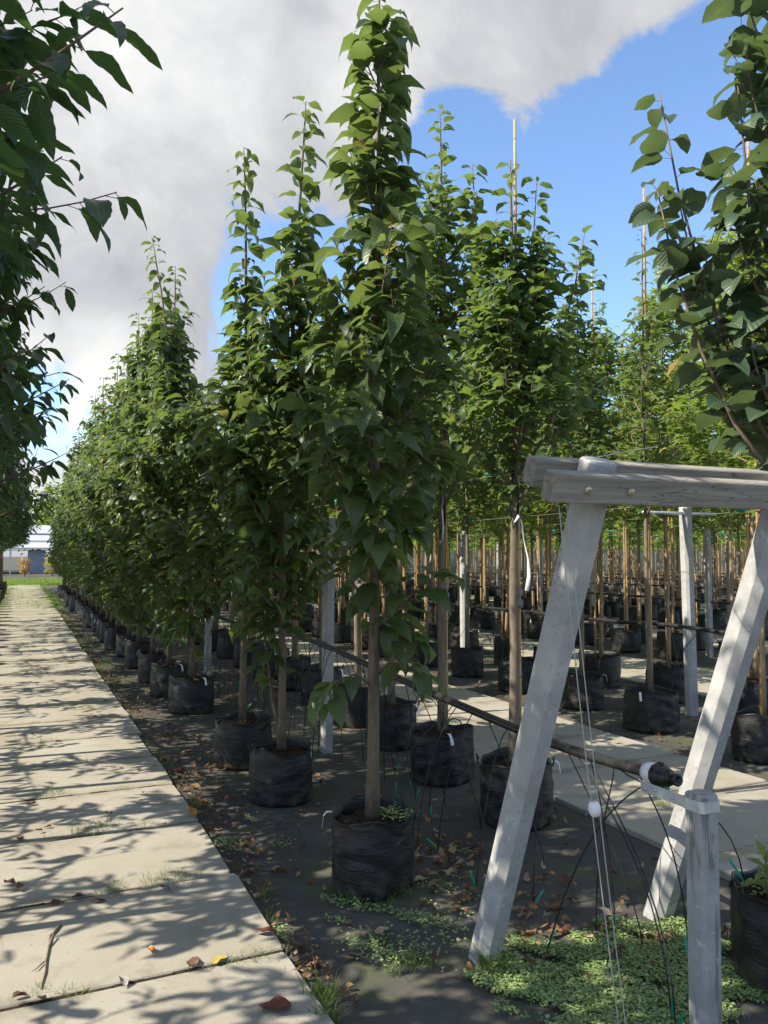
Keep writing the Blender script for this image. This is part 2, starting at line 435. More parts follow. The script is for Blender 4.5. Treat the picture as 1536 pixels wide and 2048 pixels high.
M['far_grass'] = green_mat('grass_far', (.12, .21, .030), (.20, .31, .055), (.30, .45, .06))
M['cover'] = green_mat('ground_cover_leaf', (.20, .29, .10), (.36, .46, .19), (.22, .32, .08), .25)
M['twig'] = bark('dead_twig', (.11, .085, .06), (.24, .19, .13), (.40, .34, .25))

# ------------------------------------------------------------------ leaves and trees
def nrm(a): return a / (np.linalg.norm(a, axis=-1, keepdims=True) + 1e-12)
OVATE = dict(s=[0, .10, .28, .50, .72, .88, 1.0], w=[.06, .62, 1.0, .92, .55, .20, 0.0])
OVATE_LO = dict(s=[0, .30, .68, 1.0], w=[.1, 1.0, .62, 0.0])
BROAD = dict(s=[0, .10, .30, .52, .74, .90, 1.0], w=[.10, .78, 1.0, .95, .66, .26, 0.0])
ELLIP = dict(s=[0, .08, .16, .24, .32, .40, .48, .56, .64, .72, .80, .88, .94, 1.0], w=[.08, .42, .70, .88, .97, 1.0, .98, .92, .84, .70, .52, .32, .16, 0.0], saw=.045)
ELLIP_LO = dict(s=[0, .18, .45, .75, 1.0], w=[.1, .80, 1.0, .62, 0.0])
TINY = dict(s=[0, .5, 1.0], w=[.2, 1.0, .1])

def leaf_arrays(base, d, n, L, Wd, droop, fold, shape, r, wave=.18):
    """strips of three points across: (verts K*rows*3, quads, uv)"""
    s = np.array(shape['s']); w = np.array(shape['w']); K = len(base); m = len(s)
    d = nrm(d); side = nrm(np.cross(d, n)); n = nrm(np.cross(side, d))
    ds = np.diff(s, prepend=0)
    th = -droop[:, None] * s[None, :]                              # bend down along the blade
    thm = -droop[:, None] * (s - ds / 2)[None, :]
    fx = np.cumsum(np.cos(thm) * ds, axis=1) * L[:, None]; fz = np.cumsum(np.sin(thm) * ds, axis=1) * L[:, None]
    mid = base[:, None, :] + fx[..., None] * d[:, None, :] + fz[..., None] * n[:, None, :]
    nn = -np.sin(th)[..., None] * d[:, None, :] + np.cos(th)[..., None] * n[:, None, :]
    ww = Wd[:, None] * w[None, :] * .5
    ph = r.uniform(0, 6.28, (K, 2)); out = []
    for j, sg in ((0, -1), (2, 1)):
        wv = wave * np.sin(ph[:, (0 if j == 0 else 1)][:, None] + s[None, :] * 9) * ww
        wj = ww.copy()
        if 'saw' in shape: wj = wj * (1 + shape['saw'] * np.where(np.arange(m) % 2, 1, -1)[None, :])
        f_ = fold[:, None]
        out.append(mid + (sg * wj * np.cos(f_))[..., None] * side[:, None, :] + (wj * np.sin(f_) + wv)[..., None] * nn)
    V = np.stack([out[0], mid, out[1]], axis=2)                     # K,m,3,3
    uv = np.zeros((K, m, 3, 2)); uv[:, :, 0, 0] = .5 - w * .5; uv[:, :, 1, 0] = .5; uv[:, :, 2, 0] = .5 + w * .5; uv[..., 1] = s[None, :, None]
    q = []
    for i in range(m - 1):
        for c in range(2): q.append((i * 3 + c, i * 3 + c + 1, (i + 1) * 3 + c + 1, (i + 1) * 3 + c))
    F = (np.array(q)[None] + (np.arange(K) * m * 3)[:, None, None]).reshape(-1, 4)
    return V.reshape(-1, 3), F, uv.reshape(-1, 2)

PALM = []
for k in range(11):
    a = -2.2 + 4.4 * k / 10
    PALM.append((a, (1.0 if k == 5 else (.86 if k in (3, 7) else .60)) if k % 2 else (.36 if k in (4, 6) else .30)))
def palm_arrays(base, d, n, L, droop, r):
    K = len(base); d = nrm(d); side = nrm(np.cross(d, n)); n = nrm(np.cross(side, d))
    ring = np.array([(math.cos(a) * q, math.sin(a) * q) for a, q in PALM])
    m = len(ring) + 1
    V = np.zeros((K, m, 3)); V[:, 0] = base
    rr = np.linalg.norm(ring, axis=1)
    for i, (x, y) in enumerate(ring):
        z = -droop * rr[i] ** 2 * .5 + .10 * abs(y) + r.normal(0, .05, K)
        V[:, i + 1] = base + L[:, None] * (x * d + y * side + z[:, None] * n)
    F = np.array([(0, i, i + 1) for i in range(1, m - 1)])
    F = (F[None] + (np.arange(K) * m)[:, None, None]).reshape(-1, 3)
    return V.reshape(-1, 3), F, None

def np_mesh(name, V, F, uv, mat, parent, smooth=True):
    me = bpy.data.meshes.new(name); k = F.shape[1]
    me.vertices.add(len(V)); me.vertices.foreach_set('co', V.astype(np.float32).ravel())
    me.loops.add(F.size); me.loops.foreach_set('vertex_index', F.astype(np.int32).ravel())
    me.polygons.add(len(F)); me.polygons.foreach_set('loop_start', np.arange(0, F.size, k, dtype=np.int32))
    me.polygons.foreach_set('loop_total', np.full(len(F), k, np.int32))
    if uv is not None:
        l = me.uv_layers.new(name='UVMap'); l.data.foreach_set('uv', uv[F.ravel()].astype(np.float32).ravel())
    me.update(); me.validate()
    return link(name, me, mat, parent, smooth)

def stem(r, p, d, L, n, up, wob):
    pts = [np.array(p, float)]; d = nrm(np.array(d, float))
    for i in range(n):
        d = nrm(d + np.array([0, 0, up]) / n + r.normal(0, wob, 3)); pts.append(pts[-1] + d * L / n)
    return np.array(pts)
def along(pts, t):
    n = len(pts) - 1; x = np.clip(t, 0, 1) * n; i = np.minimum(x.astype(int), n - 1); f = (x - i)[:, None]
    return pts[i] * (1 - f) + pts[i + 1] * f, nrm(pts[i + 1] - pts[i])

def grow(seed, H, z0, r0, crown0, nbr, blen, elev, up, leafL, leafW, spacing, droop, pitch, shape, mat, barkm, parent, subs=0, lean=(0, 0), wob=.03,
         first=.12, main_leaves=True, extra=None, petiole=.03, palm=False, fold=.28, top=.84, hang=0.0, sizes=None, pet_tubes=True, twin=None):
    """trunk (main stem with its limbs) and crown (leaves) as two parts"""
    r = np.random.default_rng(seed); vL = (.9, 1.1) if elev(0) < R_(18) else (.75, 1.2)
    tb = MB(); stems = []
    n = 16
    zz = np.linspace(z0, H, n + 1); t = (zz - z0) / (H - z0)
    wx = np.cumsum(r.normal(0, wob * .35, n + 1)); wy = np.cumsum(r.normal(0, wob * .35, n + 1)); wx -= wx[0]; wy -= wy[0]
    main = np.stack([lean[0] * t ** 2 + wx * .4, lean[1] * t ** 2 + wy * .4, zz], 1)
    rad = r0 * (1 - t) ** .8 * .9 + .0035; rad[0] *= 1.25
    tb.tube(main, rad, 10)
    stems.append((main, max(0, (crown0 - z0) / (H - z0)), 1.0))
    az = r.uniform(0, 6.28)
    brs = []
    for i in range(nbr):
        f = (i + r.uniform(0, .8)) / nbr
        z = crown0 + (top * H - crown0) * f ** .9
        az += 2.39996 + r.normal(0, .35)
        L = blen(f) * r.uniform(*vL); el = elev(f) + r.normal(0, .10)
        tt = (z - z0) / (H - z0); p, _ = along(main, np.array([tt])); p = p[0]
        d = np.array([math.cos(az) * math.cos(el), math.sin(az) * math.cos(el), math.sin(el)])
        pts = stem(r, p, d, L, 7, up, wob * 1.2)
        rb = min(r0 * (1 - tt) ** .8 * .55 + .002, .004 + .013 * L)
        tb.tube(pts, np.linspace(rb, .0018, 8), 5)
        stems.append((pts, first, 1.0)); brs.append((pts, L))
    for e in (extra or []):
        pts = np.array(e[0], float); tb.tube(pts, np.linspace(e[1], .003, len(pts)), 7); stems.append((pts, e[2], 1.0)); brs.append((pts, np.linalg.norm(pts[-1] - pts[0])))
    for pts, L in list(brs):
        L = min(L, .75)
        for k in range(int(subs * L * 2 + r.uniform(0, 1))):
            tt = r.uniform(.25, .8); p, dd = along(pts, np.array([tt])); a = r.uniform(0, 6.28); sidev = nrm(np.cross(dd[0], r.normal(0, 1, 3)))
            d = nrm(dd[0] * .75 + sidev * .75 + np.array([0, 0, .15]))
            q = stem(r, p[0], d, L * r.uniform(.25, .5), 4, up * .7, wob * 1.2)
            tb.tube(q, np.linspace(.003, .0015, 5), 4); stems.append((q, .15, .9))
    B, D, Nn, LL = [], [], [], []
    for pts, f0, sc in stems:
        Ls = np.sum(np.linalg.norm(np.diff(pts, axis=0), axis=1)); m = max(2, int(Ls * (1 - f0) / spacing))
        tt = f0 + (1 - f0) * (np.arange(m) + r.uniform(0, .9, m)) / m
        p, ax = along(pts, tt)
        a = r.uniform(0, 6.28) + np.arange(m) * 2.39996 + r.normal(0, .4, m)
        hz = np.stack([np.cos(a), np.sin(a), np.zeros(m)], 1)
        pit = pitch + r.normal(0, .28, m)
        out = np.stack([p[:, 0] - np.interp(p[:, 2], main[:, 2], main[:, 0]), p[:, 1] - np.interp(p[:, 2], main[:, 2], main[:, 1]), np.zeros(m)], 1)
        o_ = np.linalg.norm(out, axis=1, keepdims=True); out = out / (o_ + .05)
        d = nrm(hz * np.cos(pit)[:, None] + np.array([0, 0, 1]) * np.sin(pit)[:, None] + ax * .35 + out * .45 + np.array([0, 0, -hang]))
        B.append(p); D.append(d); LL.append(sc * (.48 + .66 * r.uniform(0, 1, m) ** .7) * (1 - .35 * np.clip((tt - .85) / .15, 0, 1)))
        Nn.append(np.tile([0, 0, 1.0], (m, 1)) + r.normal(0, .30, (m, 3)))
    B, D, Nn, LL = map(np.concatenate, (B, D, Nn, LL))
    K = len(B); D = nrm(D)
    pl = petiole * r.uniform(.7, 1.3, K); base = B + D * pl[:, None] * .9 + np.array([0, 0, .15]) * pl[:, None]
    if palm:
        V, F, uv = palm_arrays(base, D, Nn, leafL * LL, droop * r.uniform(.6, 1.4, K), r)
    else:
        V, F, uv = leaf_arrays(base, D, Nn, leafL * LL, leafW * LL * r.uniform(.85, 1.15, K), droop * r.uniform(.45, 1.45, K), fold + r.normal(0, .14, K), shape, r)
    cr = np_mesh('crown', V, F, uv, mat, parent)
    if pet_tubes:
        for i in range(K):                                       # leaf stalks belong to the limbs
            tb_add_stalk(tb, B[i], base[i])
    tk = tb.obj('trunk', barkm, parent, True)
    return tk, cr
def tb_add_stalk(tb, a, b):
    h = .0011; up = np.array([0, 0, h * 1.6]); sx = nrm(np.cross(b - a, [0, 0, 1.0])) * h
    tb.add([a + sx, a - sx, a + up, b + sx, b - sx, b + up], [(0, 1, 4, 3), (1, 2, 5, 4), (2, 0, 3, 5)])

# ------------------------------------------------------------------ pots
def pot_mesh(seed, rad, h, parent, hi=True, tagged=True, weeds=False, tag_a=None):
    r = np.random.default_rng(seed); sides = 44 if hi else 18
    ph = r.uniform(0, 6.28, 12); am = r.uniform(.4, 1.0, 12)
    def rough(rr, z, th):
        if rr < .02: return rr, z
        k = rr / rad
        d = .020 * am[0] * math.sin(2 * th + ph[0]) + .012 * am[1] * math.sin(3 * th + ph[1] + z * 4)
        d += (.0045 * am[2] * math.sin(z * 42 + 2.6 * math.sin(2 * th + ph[2])) + .003 * am[3] * math.sin(z * 70 + 3.2 * math.sin(3 * th + ph[3]) + ph[4])) * (.35 + .65 * math.sin(th + ph[9]) ** 2)
        d += .004 * am[5] * math.sin(11 * th + ph[5] + z * 12)
        zz = z + (.014 * math.sin(2 * th + ph[6]) + .009 * math.sin(5 * th + ph[7])) * (z / h) ** 3
        return rr + d * k * (rad / .23), zz
    n = 20 if hi else 7
    prof = [(rad * .955, 0.0), (rad * .985, h * .012)] + [(rad * (.99 + .035 * math.sin(math.pi * (i / n) ** .8) - .02 * (i / n)), h * i / n) for i in range(1, n + 1)]
    prof += [(rad * .985, h + .006), (rad * .955, h + .004), (rad * .945, h * .985), (rad * .93, h * .80)]
    mb = MB(); mb.lathe(prof, sides, fn=rough)
    po = mb.obj('pot', M['pot'], parent, True)
    if hi:
        for a0 in (r.uniform(0, 3.1), r.uniform(3.2, 6.2)):
            hb = MB(); tx = np.array([-math.sin(a0), math.cos(a0), 0]); ou = np.array([math.cos(a0), math.sin(a0), 0]) * rad * .97; lean_ = r.uniform(-.3, .9)
            hb.tube([ou + tx * .055 * math.cos(q) + np.array([0, 0, h - .012 + .042 * math.sin(q)]) + ou * .12 * lean_ * math.sin(q) for q in np.linspace(0, math.pi, 9)], .0055, 6); hb.obj('handle', M['strap'], po, True)
    sb = MB(); zs = h * (.90 if hi else .88)
    rings = [(rad * .96, zs - .02), (rad * .80, zs), (rad * .5, zs + .012), (rad * .2, zs + .018), (.004, zs + .02)]
    sb.lathe(rings, sides, fn=lambda rr, z, th: (rr, z + .010 * math.sin(7 * th + rr * 40 + ph[8])))
    sb.obj('soil', M['soil'], po, True)
    if tagged:
        tb = MB(); a = r.uniform(3.2, 5.6) if tag_a is None else tag_a; c, s_ = math.cos(a), math.sin(a); R0 = rad * 1.0
        w = .011; L = .066
        o = np.array([c * R0, s_ * R0, h + .008]); tx = np.array([-s_, c, 0]); out = np.array([c, s_, 0])
        pts = []
        for i, (q, dz) in enumerate(((-.01, .004), (.016, .006), (.030, -.010), (.036, -L))):
            for sg in (-1, 1): pts.append(o + out * q + np.array([0, 0, dz]) + tx * sg * w + tx * .018 * i * .4)
        base_n = len(pts); pts += [p + out * .0012 - np.array([0, 0, .0012]) for p in pts]
        fs = []
        for i in range(3):
            a0 = i * 2; fs.append((a0, a0 + 1, a0 + 3, a0 + 2)); b0 = a0 + base_n; fs.append((b0 + 2, b0 + 3, b0 + 1, b0))
            fs.append((a0, a0 + 2, b0 + 2, b0)); fs.append((a0 + 1, b0 + 1, b0 + 3, a0 + 3))
        tb.add(pts, fs); tb.obj('label_tag', M['tag'], po)
    return po
def pot_weeds(seed, rad, z, parent, n=60, c=(0, 0), spread=None):
    r = np.random.default_rng(seed); a = r.uniform(0, 6.28, n); q = (spread or rad * .85) * np.sqrt(r.uniform(0, 1, n))
    b = np.stack([c[0] + q * np.cos(a), c[1] + q * np.sin(a), z + r.uniform(.0, .025, n)], 1)
    az = r.uniform(0, 6.28, n); d = np.stack([np.cos(az), np.sin(az), r.uniform(.1, .8, n)], 1)
    V, F, uv = leaf_arrays(b, d, np.tile([0, 0, 1.0], (n, 1)), r.uniform(.015, .035, n), r.uniform(.012, .022, n), r.uniform(.3, 1.0, n), np.full(n, .2), TINY, r)
    return np_mesh('weed', V, F, uv, M['cover'], parent)

def stake_part(parent, base, topp, rad=.009, name='stake'):
    mb = MB(); n = 9; b = np.array(base, float); t_ = np.array(topp, float)
    pts = [b + (t_ - b) * i / n for i in range(n + 1)]
    mb.tube(pts, np.linspace(rad, rad * .75, n + 1), 8); return mb.obj(name, M['bamboo'], parent, True)
def band(parent, c, r0, h, mat, name):
    mb = MB(); mb.lathe([(r0 * .8, -h / 2), (r0, -h / 2), (r0 * 1.05, 0), (r0, h / 2), (r0 * .8, h / 2)], 12, c); return mb.obj(name, mat, parent, True)
def strip(parent, pts, w, mat, name, th=.0015, side=(0, 1, 0)):
    """a ribbon with thickness that follows points; it turns a little on its way"""
    pts = np.array(pts, float); n = len(pts); t = nrm(np.gradient(pts, axis=0)); mb = MB(); vs = []
    for i in range(n):
        s0 = np.array(side, float); s0 = nrm(s0 - t[i] * (s0 @ t[i])); a = .9 * math.sin(i * .7); q = np.cross(t[i], s0); s1 = s0 * math.cos(a) + q * math.sin(a); nn = np.cross(t[i], s1)
        for (u, v) in ((-1, -1), (1, -1), (1, 1), (-1, 1)): vs.append(pts[i] + s1 * w / 2 * u + nn * th * v)
    fs = []
    for i in range(n - 1):
        for k in range(4): k2 = (k + 1) % 4; fs.append((i * 4 + k, i * 4 + k2, i * 4 + 4 + k2, i * 4 + 4 + k))
    fs += [(3, 2, 1, 0), tuple((n - 1) * 4 + k for k in range(4))]
    mb.add(vs, fs); return mb.obj(name, mat, parent, True)

# ------------------------------------------------------------------ ground and paths
gm = MB(); gm.add([(-300, -300, -.004), (500, -300, -.004), (500, 800, -.004), (-300, 800, -.004)], [(0, 1, 2, 3)])
tag(gm.obj('ground', M['ground']), kind='structure')
PATH_W, PERIOD = 1.52, 3.80
def path_mesh(x0, x1, y0, y1, joint0, step=.85):
    mb = MB(); y = joint0
    while y > y0: y -= step
    while y < y1:
        a, b = y + .009, y + step - .009
        j = rng.normal(0, .010, 4); zt = .030 + rng.normal(0, .002)
        nx = 5; ptsR = []; ptsL = []
        xs0, xs1 = x0 + j[0], x1 + j[1]
        loop = [(xs0, a), (xs1 - .012, a + rng.uniform(0, .004)), (xs1 + rng.normal(0, .004), a + .03), (xs1 + rng.normal(0, .005), (a + b) / 2), (xs1 + j[2] * .5 + rng.normal(0, .004), b - .03), (xs1 - .012 + j[2] * .5, b), (xs0 + j[3] * .5, b), (xs0 + rng.normal(0, .005), (a + b) / 2)]
        cx, cy = (x0 + x1) / 2, (a + b) / 2
        n = len(loop)
        vs = [(px, py, -.05) for px, py in loop] + [(px, py, zt - .006) for px, py in loop] + [(cx + (px - cx) * (1 - .006 / abs((x1 - x0) / 2)), cy + (py - cy) * (1 - .006 / (step / 2)), zt) for px, py in loop]
        fs = []
        for lvl in range(2):
            for k in range(n): k2 = (k + 1) % n; fs.append((lvl * n + k, lvl * n + k2, lvl * n + n + k2, lvl * n + n + k))
        fs.append(tuple(2 * n + k for k in range(n)))
        mb.add(vs, fs); y += step
    return mb
def joints(x0, x1, y0, y1, joint0, step=.85):
    mb = MB(); y = joint0
    while y < y1:
        n = 14
        for i in range(n):
            if rng.uniform() < .9:
                xa, xb = x0 + (x1 - x0) * i / n, x0 + (x1 - x0) * (i + 1) / n; w = rng.uniform(.011, .019); z = rng.uniform(.020, .0295); e_ = rng.normal(0, .003, 4)
                mb.add([(xa, y - w + e_[0], z), (xb, y - w + e_[1], z), (xb, y, z + .002), (xa, y, z + .002), (xb, y + w + e_[2], z), (xa, y + w + e_[3], z)], [(0, 1, 2, 3), (3, 2, 4, 5)])
        y += step
    return mb
tag(joints(-.50, .985, 2, 34, 3.15).obj('path', M['soil']), kind='structure')
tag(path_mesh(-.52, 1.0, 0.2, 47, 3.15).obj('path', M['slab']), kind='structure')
for k in range(1, 5):
    x0 = 3.22 + PERIOD * (k - 1)
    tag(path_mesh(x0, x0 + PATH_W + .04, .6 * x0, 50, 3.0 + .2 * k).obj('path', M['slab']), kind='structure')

# ------------------------------------------------------------------ the trees
BED = [dict(r1=1.6, r2=2.82)]
def place(proto, x, y, rz=0.0, sc=1.0, label=None, cat='tree', group=None, used=set()):
    if proto.name in used: o = copy_tree(proto)
    else: used.add(proto.name); o = proto
    o.location = (x, y, 0); o.rotation_euler = (0, 0, rz); o.scale = (sc, sc, sc)
    if y > 8.5:
        o.rotation_euler = (rng.normal(0, .014), rng.normal(0, .014), rz)
        for ch in o.children:
            if ch.name.split('.')[0] == 'pot': k = rng.uniform(.88, 1.08); ch.scale = (k, k * rng.uniform(.93, 1.05), rng.uniform(.93, 1.12)); ch.rotation_euler = (0, 0, rng.uniform(0, 6.28))
    tag(o, label, cat, group); return o

ARC = R_(1)
def feather(seed, H, name='potted_feathered_tree', rad=.215, h=.34, hi=True, lean=(0, 0), extra=None, crown0=.80, nbr=34, tp=.62, top=.86, tagged=True, r0=.030, sp=.025, wide=1.0, weeds=False, tag_a=None):
    root = thing(name)
    pot_mesh(seed, rad, h, root, hi, tagged, tag_a=tag_a)
    if weeds: pot_weeds(seed + 1, rad, h * .93, root, 110, (.09, -.06), .10)
    grow(seed, H, h * .9, r0, crown0, nbr, lambda f: wide * (.46 + .36 * math.sin(math.pi * min(1, f * 1.1 + .15))) * (1 - tp * f), lambda f: R_(28 + 24 * f), .95,
         (.200 if hi else .20), .104, sp * 1.06, 1.25, R_(-2), OVATE if hi else OVATE_LO, M['leaf_feather'], M['bark_brown'], root, subs=1.7, top=top, lean=lean, extra=extra, hang=.22, petiole=.035, pet_tubes=hi)
    return root
G1 = 'feathered trees in the row along the path'
low = [([(0, 0, .95), (-.10, .02, 1.02), (-.20, .03, 1.0), (-.27, .03, .90)], .006, .45), ([(0, 0, 1.15), (.12, -.08, 1.22), (.22, -.15, 1.15)], .006, .35), ([(0, 0, 1.0), (.03, -.12, 1.10), (.05, -.22, 1.08), (.05, -.28, .98)], .006, .4)]
t1 = feather(11, 4.62, rad=.208, h=.335, nbr=40, crown0=1.22, r0=.032, sp=.025, extra=low, weeds=True, wide=.78, tag_a=2.35, tp=.52, top=.93)
place(t1, 1.60, 3.66, 0.4, 1.0, 'tallest leafy tree with drooping pointed leaves in mossy black pot, foremost in the path row', 'tree', G1)
fork = [([(0.0, -.01, .40), (-.05, .03, .62), (-.085, .05, .9), (-.12, .06, 1.25), (-.17, .08, 1.7), (-.20, .08, 2.4), (-.22, .07, 3.0)], .013, .25)]
t2 = feather(23, 4.72, tagged=False, rad=.205, h=.335, nbr=38, extra=fork, crown0=1.05, r0=.027, wide=1.12, tp=.78, top=.82, lean=(.13, -.06))
place(t2, 1.60, 5.16, 0.0, 1.0, 'tree with a thin second stem forking from its base, in a wrinkled black pot', 'tree', G1)
t3 = feather(35, 4.85, rad=.225, h=.34, nbr=36, crown0=1.0, r0=.026, wide=1.3, tp=.80, top=.78, lean=(-.06, .03), tagged=False)
place(t3, 1.60, 6.16, 1.1, 1.0, 'slender tall tree with a narrow column top, third from the front along the path', 'tree', G1)
t4 = feather(47, 5.0, rad=.24, h=.35, nbr=46, crown0=.60, lean=(-.42, .25), r0=.028, wide=1.35, tp=.75, top=.80)
place(t4, 1.65, 8.42, 0.0, 1.0, 'tree with its tip bent over toward the path, white tag on its pot', 'tree', G1)
fa = feather(59, 5.0, hi=True, nbr=48, crown0=.58, sp=.028, wide=1.4, tp=.55); fb = feather(61, 5.15, hi=True, nbr=48, crown0=.62, sp=.028, wide=1.4, tp=.55)
fl = feather(73, 5.0, hi=False, nbr=40, crown0=.65, sp=.036, wide=1.4, tp=.5); fl2 = feather(79, 5.2, hi=False, nbr=40, crown0=.7, sp=.036, wide=1.4, tp=.5)
LB = {9.48: 'leafy tree in white-tagged pot just behind the tree with the bent tip',
      10.55: 'leafy tree whose pot is half hidden behind two white-tagged pots', 11.9: 'leafy tree whose black pot has a curled white tag, beside the path'}
y = 9.48; k = 0
ys = [9.48, 10.55, 11.9, 13.3, 14.4, 15.5, 16.6, 17.8] + [19.0 + 1.15 * i for i in range(15)]
for i, y in enumerate(ys):
    pr = (fa, fb)[i % 2] if y < 15 else (fl, fl2)[i % 2]
    lab = LB.get(y) or ('dense leafy tree in the shaded middle stretch of the row along the path' if y < 18 else 'small distant leafy tree near the far end of the row along the path')
    place(pr, 1.6 + rng.normal(0, .03), y + rng.normal(0, .04), rng.uniform(0, 6.28), rng.uniform(.94, 1.06), lab, 'tree', G1 if y < 10.7 else (G1 + ', middle' if y < 18 else G1 + ', far end'))

def standard(seed, H, name='potted_standard_tree', hi=True, rad=.23, h=.35, stake_top=None, stake_off=(.05, .02), tie=True, r0=.030, crown0=1.86, nbr=26, sp=.030, tagged=True, ribbon=False, wide=1.0,
             leaf=(.125, .074), mat='leaf_standard', shape=None, elev0=34, up=.95, sleeve=True, extra=None):
    root = thing(name)
    pot_mesh(seed, rad, h, root, hi, tagged)
    grow(seed, H, h * .9, r0, crown0, nbr, lambda f: wide * (.86 - .36 * f), lambda f: R_(elev0 - 6 + 26 * f), up, leaf[0], leaf[1], sp * .8, 1.0, R_(2),
         (shape or (BROAD if hi else OVATE_LO)), M[mat], M['bark_grey'], root, subs=2.6, top=.80, extra=extra, hang=.14, petiole=.03, pet_tubes=hi, wob=.035)
    if stake_top:
        stake_part(root, (stake_off[0], stake_off[1], .30), (stake_off[0] * .8, stake_off[1] * .8 - .01, stake_top), .0115)
    if sleeve and stake_top:
        band(root, (stake_off[0] * .55, stake_off[1] * .55, 1.30), .038, .05, M['sleeve'], 'sleeve'); band(root, (stake_off[0] * .55, stake_off[1] * .55, 1.37), .035, .045, M['sleeve'], 'sleeve')
    if tie:
        strip(root, [(-.02, -.03, 2.12), (-.045, -.045, 2.0), (-.05, -.04, 1.88), (-.03, -.045, 1.76), (.0, -.05, 1.84), (.012, -.045, 1.98), (-.01, -.035, 2.10)], .022, M['strap'], 'tree_tie')
    if ribbon:
        strip(root, [(-.03, -.055, 1.80), (-.005, -.065, 1.84), (.02, -.06, 1.80), (.035, -.06, 1.70), (.06, -.065, 1.58), (.07, -.06, 1.47), (.05, -.065, 1.38)], .026, M['ribbon'], 'ribbon')
    return root
G2 = 'bare-stemmed trees in the second row'
s1 = standard(101, 4.10, stake_top=4.38, ribbon=True, nbr=30, sp=.031, r0=.034, wide=.92,
              extra=[([(0, 0, 2.2), (.14, -.06, 2.55), (.28, -.12, 2.95), (.37, -.16, 3.3), (.43, -.18, 3.62)], .009, .2), ([(0, 0, 2.3), (-.10, .05, 2.8), (-.16, .08, 3.3), (-.20, .09, 3.7), (-.22, .10, 4.08)], .010, .1),
                     ([(0, 0, 2.6), (.08, -.03, 3.1), (.13, -.05, 3.5), (.16, -.06, 4.0)], .008, .2)])
place(s1, 2.78, 4.18, 0.0, 1.0, 'bare-stemmed tree with bamboo cane above its top and white ribbon, behind the slanted post', 'tree', G2)
s2 = standard(113, 5.0, stake_top=4.3, nbr=34, sp=.032, r0=.031, wide=1.0)
strip(s2, [(-.02, -.05, 2.10), (-.012, -.055, 2.02), (-.02, -.05, 1.93), (-.012, -.055, 1.82), (-.02, -.05, 1.70)], .03, M['ribbon'], 'ribbon')
place(s2, 2.80, 5.15, 0.0, 1.0, 'tall slim bare-stemmed tree with white ribbon hanging from its teal wire clip', 'tree', G2)
s3 = standard(127, 4.3, stake_top=None, nbr=32, sp=.034, tie=False)
s4 = standard(131, 4.5, stake_top=3.9, nbr=32, sp=.034)
sl1 = standard(139, 4.4, hi=False, stake_top=3.6, nbr=20, sp=.055, tie=False, sleeve=False, leaf=(.13, .08))
place(s3, 2.90, 6.22, 0.7, 1.0, 'bare-stemmed tree in weedy black pot right behind the foremost tree', 'tree', G2)
place(s4, 2.95, 7.12, 0.0, 1.0, 'bare-stemmed tree beside the upright grey post in the first bed', 'tree', G2)
for i, y in enumerate([8.3, 9.3, 10.3, 11.4, 12.5] + [13.6 + 1.1 * j for j in range(26)]):
    pr = (s3, s4)[i % 2] if y < 10 else sl1
    place(pr, 2.95 + min(.1, .01 * y), y, rng.uniform(0, 6.28) if pr is not s4 else rng.normal(0, .2), rng.uniform(.94, 1.06),
          'bare-stemmed tree farther back in the second row, half hidden by the leafy path row', 'tree', G2 + ', farther back')

# the broad-leaved tree that leans in from outside the frame, a seedling in its pot
rt = thing('potted_broadleaf_tree', (2.74, 2.20, 0), 'blue-green broad-leaved tree in black pot with pale seedling, beyond the short post', 'tree')
pot_mesh(171, .245, .325, rt, True, False)
ex = [([(-.02, .0, 1.85), (-.16, .10, 2.12), (-.26, .17, 2.42), (-.34, .22, 2.75), (-.40, .25, 3.10)], .011, .05),
      ([(-.03, .02, 2.0), (-.12, .12, 2.3), (-.20, .20, 2.7), (-.27, .26, 3.1), (-.33, .30, 3.55)], .010, .1),
      ([(0, 0, 2.1), (-.06, .02, 2.5), (-.11, .05, 3.0), (-.13, .08, 3.6)], .012, .05),
      ([(.0, .03, 1.95), (-.05, .2, 2.3), (-.08, .34, 2.7), (-.12, .42, 3.2)], .011, .05)]
grow(177, 4.3, .29, .034, 1.88, 20, lambda f: .56 - .20 * f, lambda f: R_(40 + 20 * f), 1.0, .165, .112, .042, 1.1, R_(0), BROAD, M['leaf_broad'], M['bark_brown'], rt, subs=.8, extra=ex, hang=.14, petiole=.035)
sd = MB(); sd.tube([(-.115, .04, .27), (-.12, .045, .37), (-.115, .04, .47)], [.004, .003, .002], 5); sdo = sd.obj('seedling', M['bark_brown'], rt, True)
r_ = np.random.default_rng(5); n_ = 13
b_ = np.stack([-.118 + r_.normal(0, .006, n_), .043 + r_.normal(0, .006, n_), np.linspace(.33, .47, n_)], 1); a_ = np.arange(n_) * 2.4
V, F, uv = leaf_arrays(b_, np.stack([np.cos(a_), np.sin(a_), np.linspace(.1, 1.2, n_)], 1), np.tile([0, 0, 1.0], (n_, 1)), np.linspace(.12, .06, n_), np.linspace(.065, .026, n_), r_.uniform(.3, 1.0, n_), np.full(n_, .25), OVATE, r_)
np_mesh('seedling_leaves', V, F, uv, M['leaf_seedling'], sdo)
pot_weeds(9, .2, .30, rt, 160)

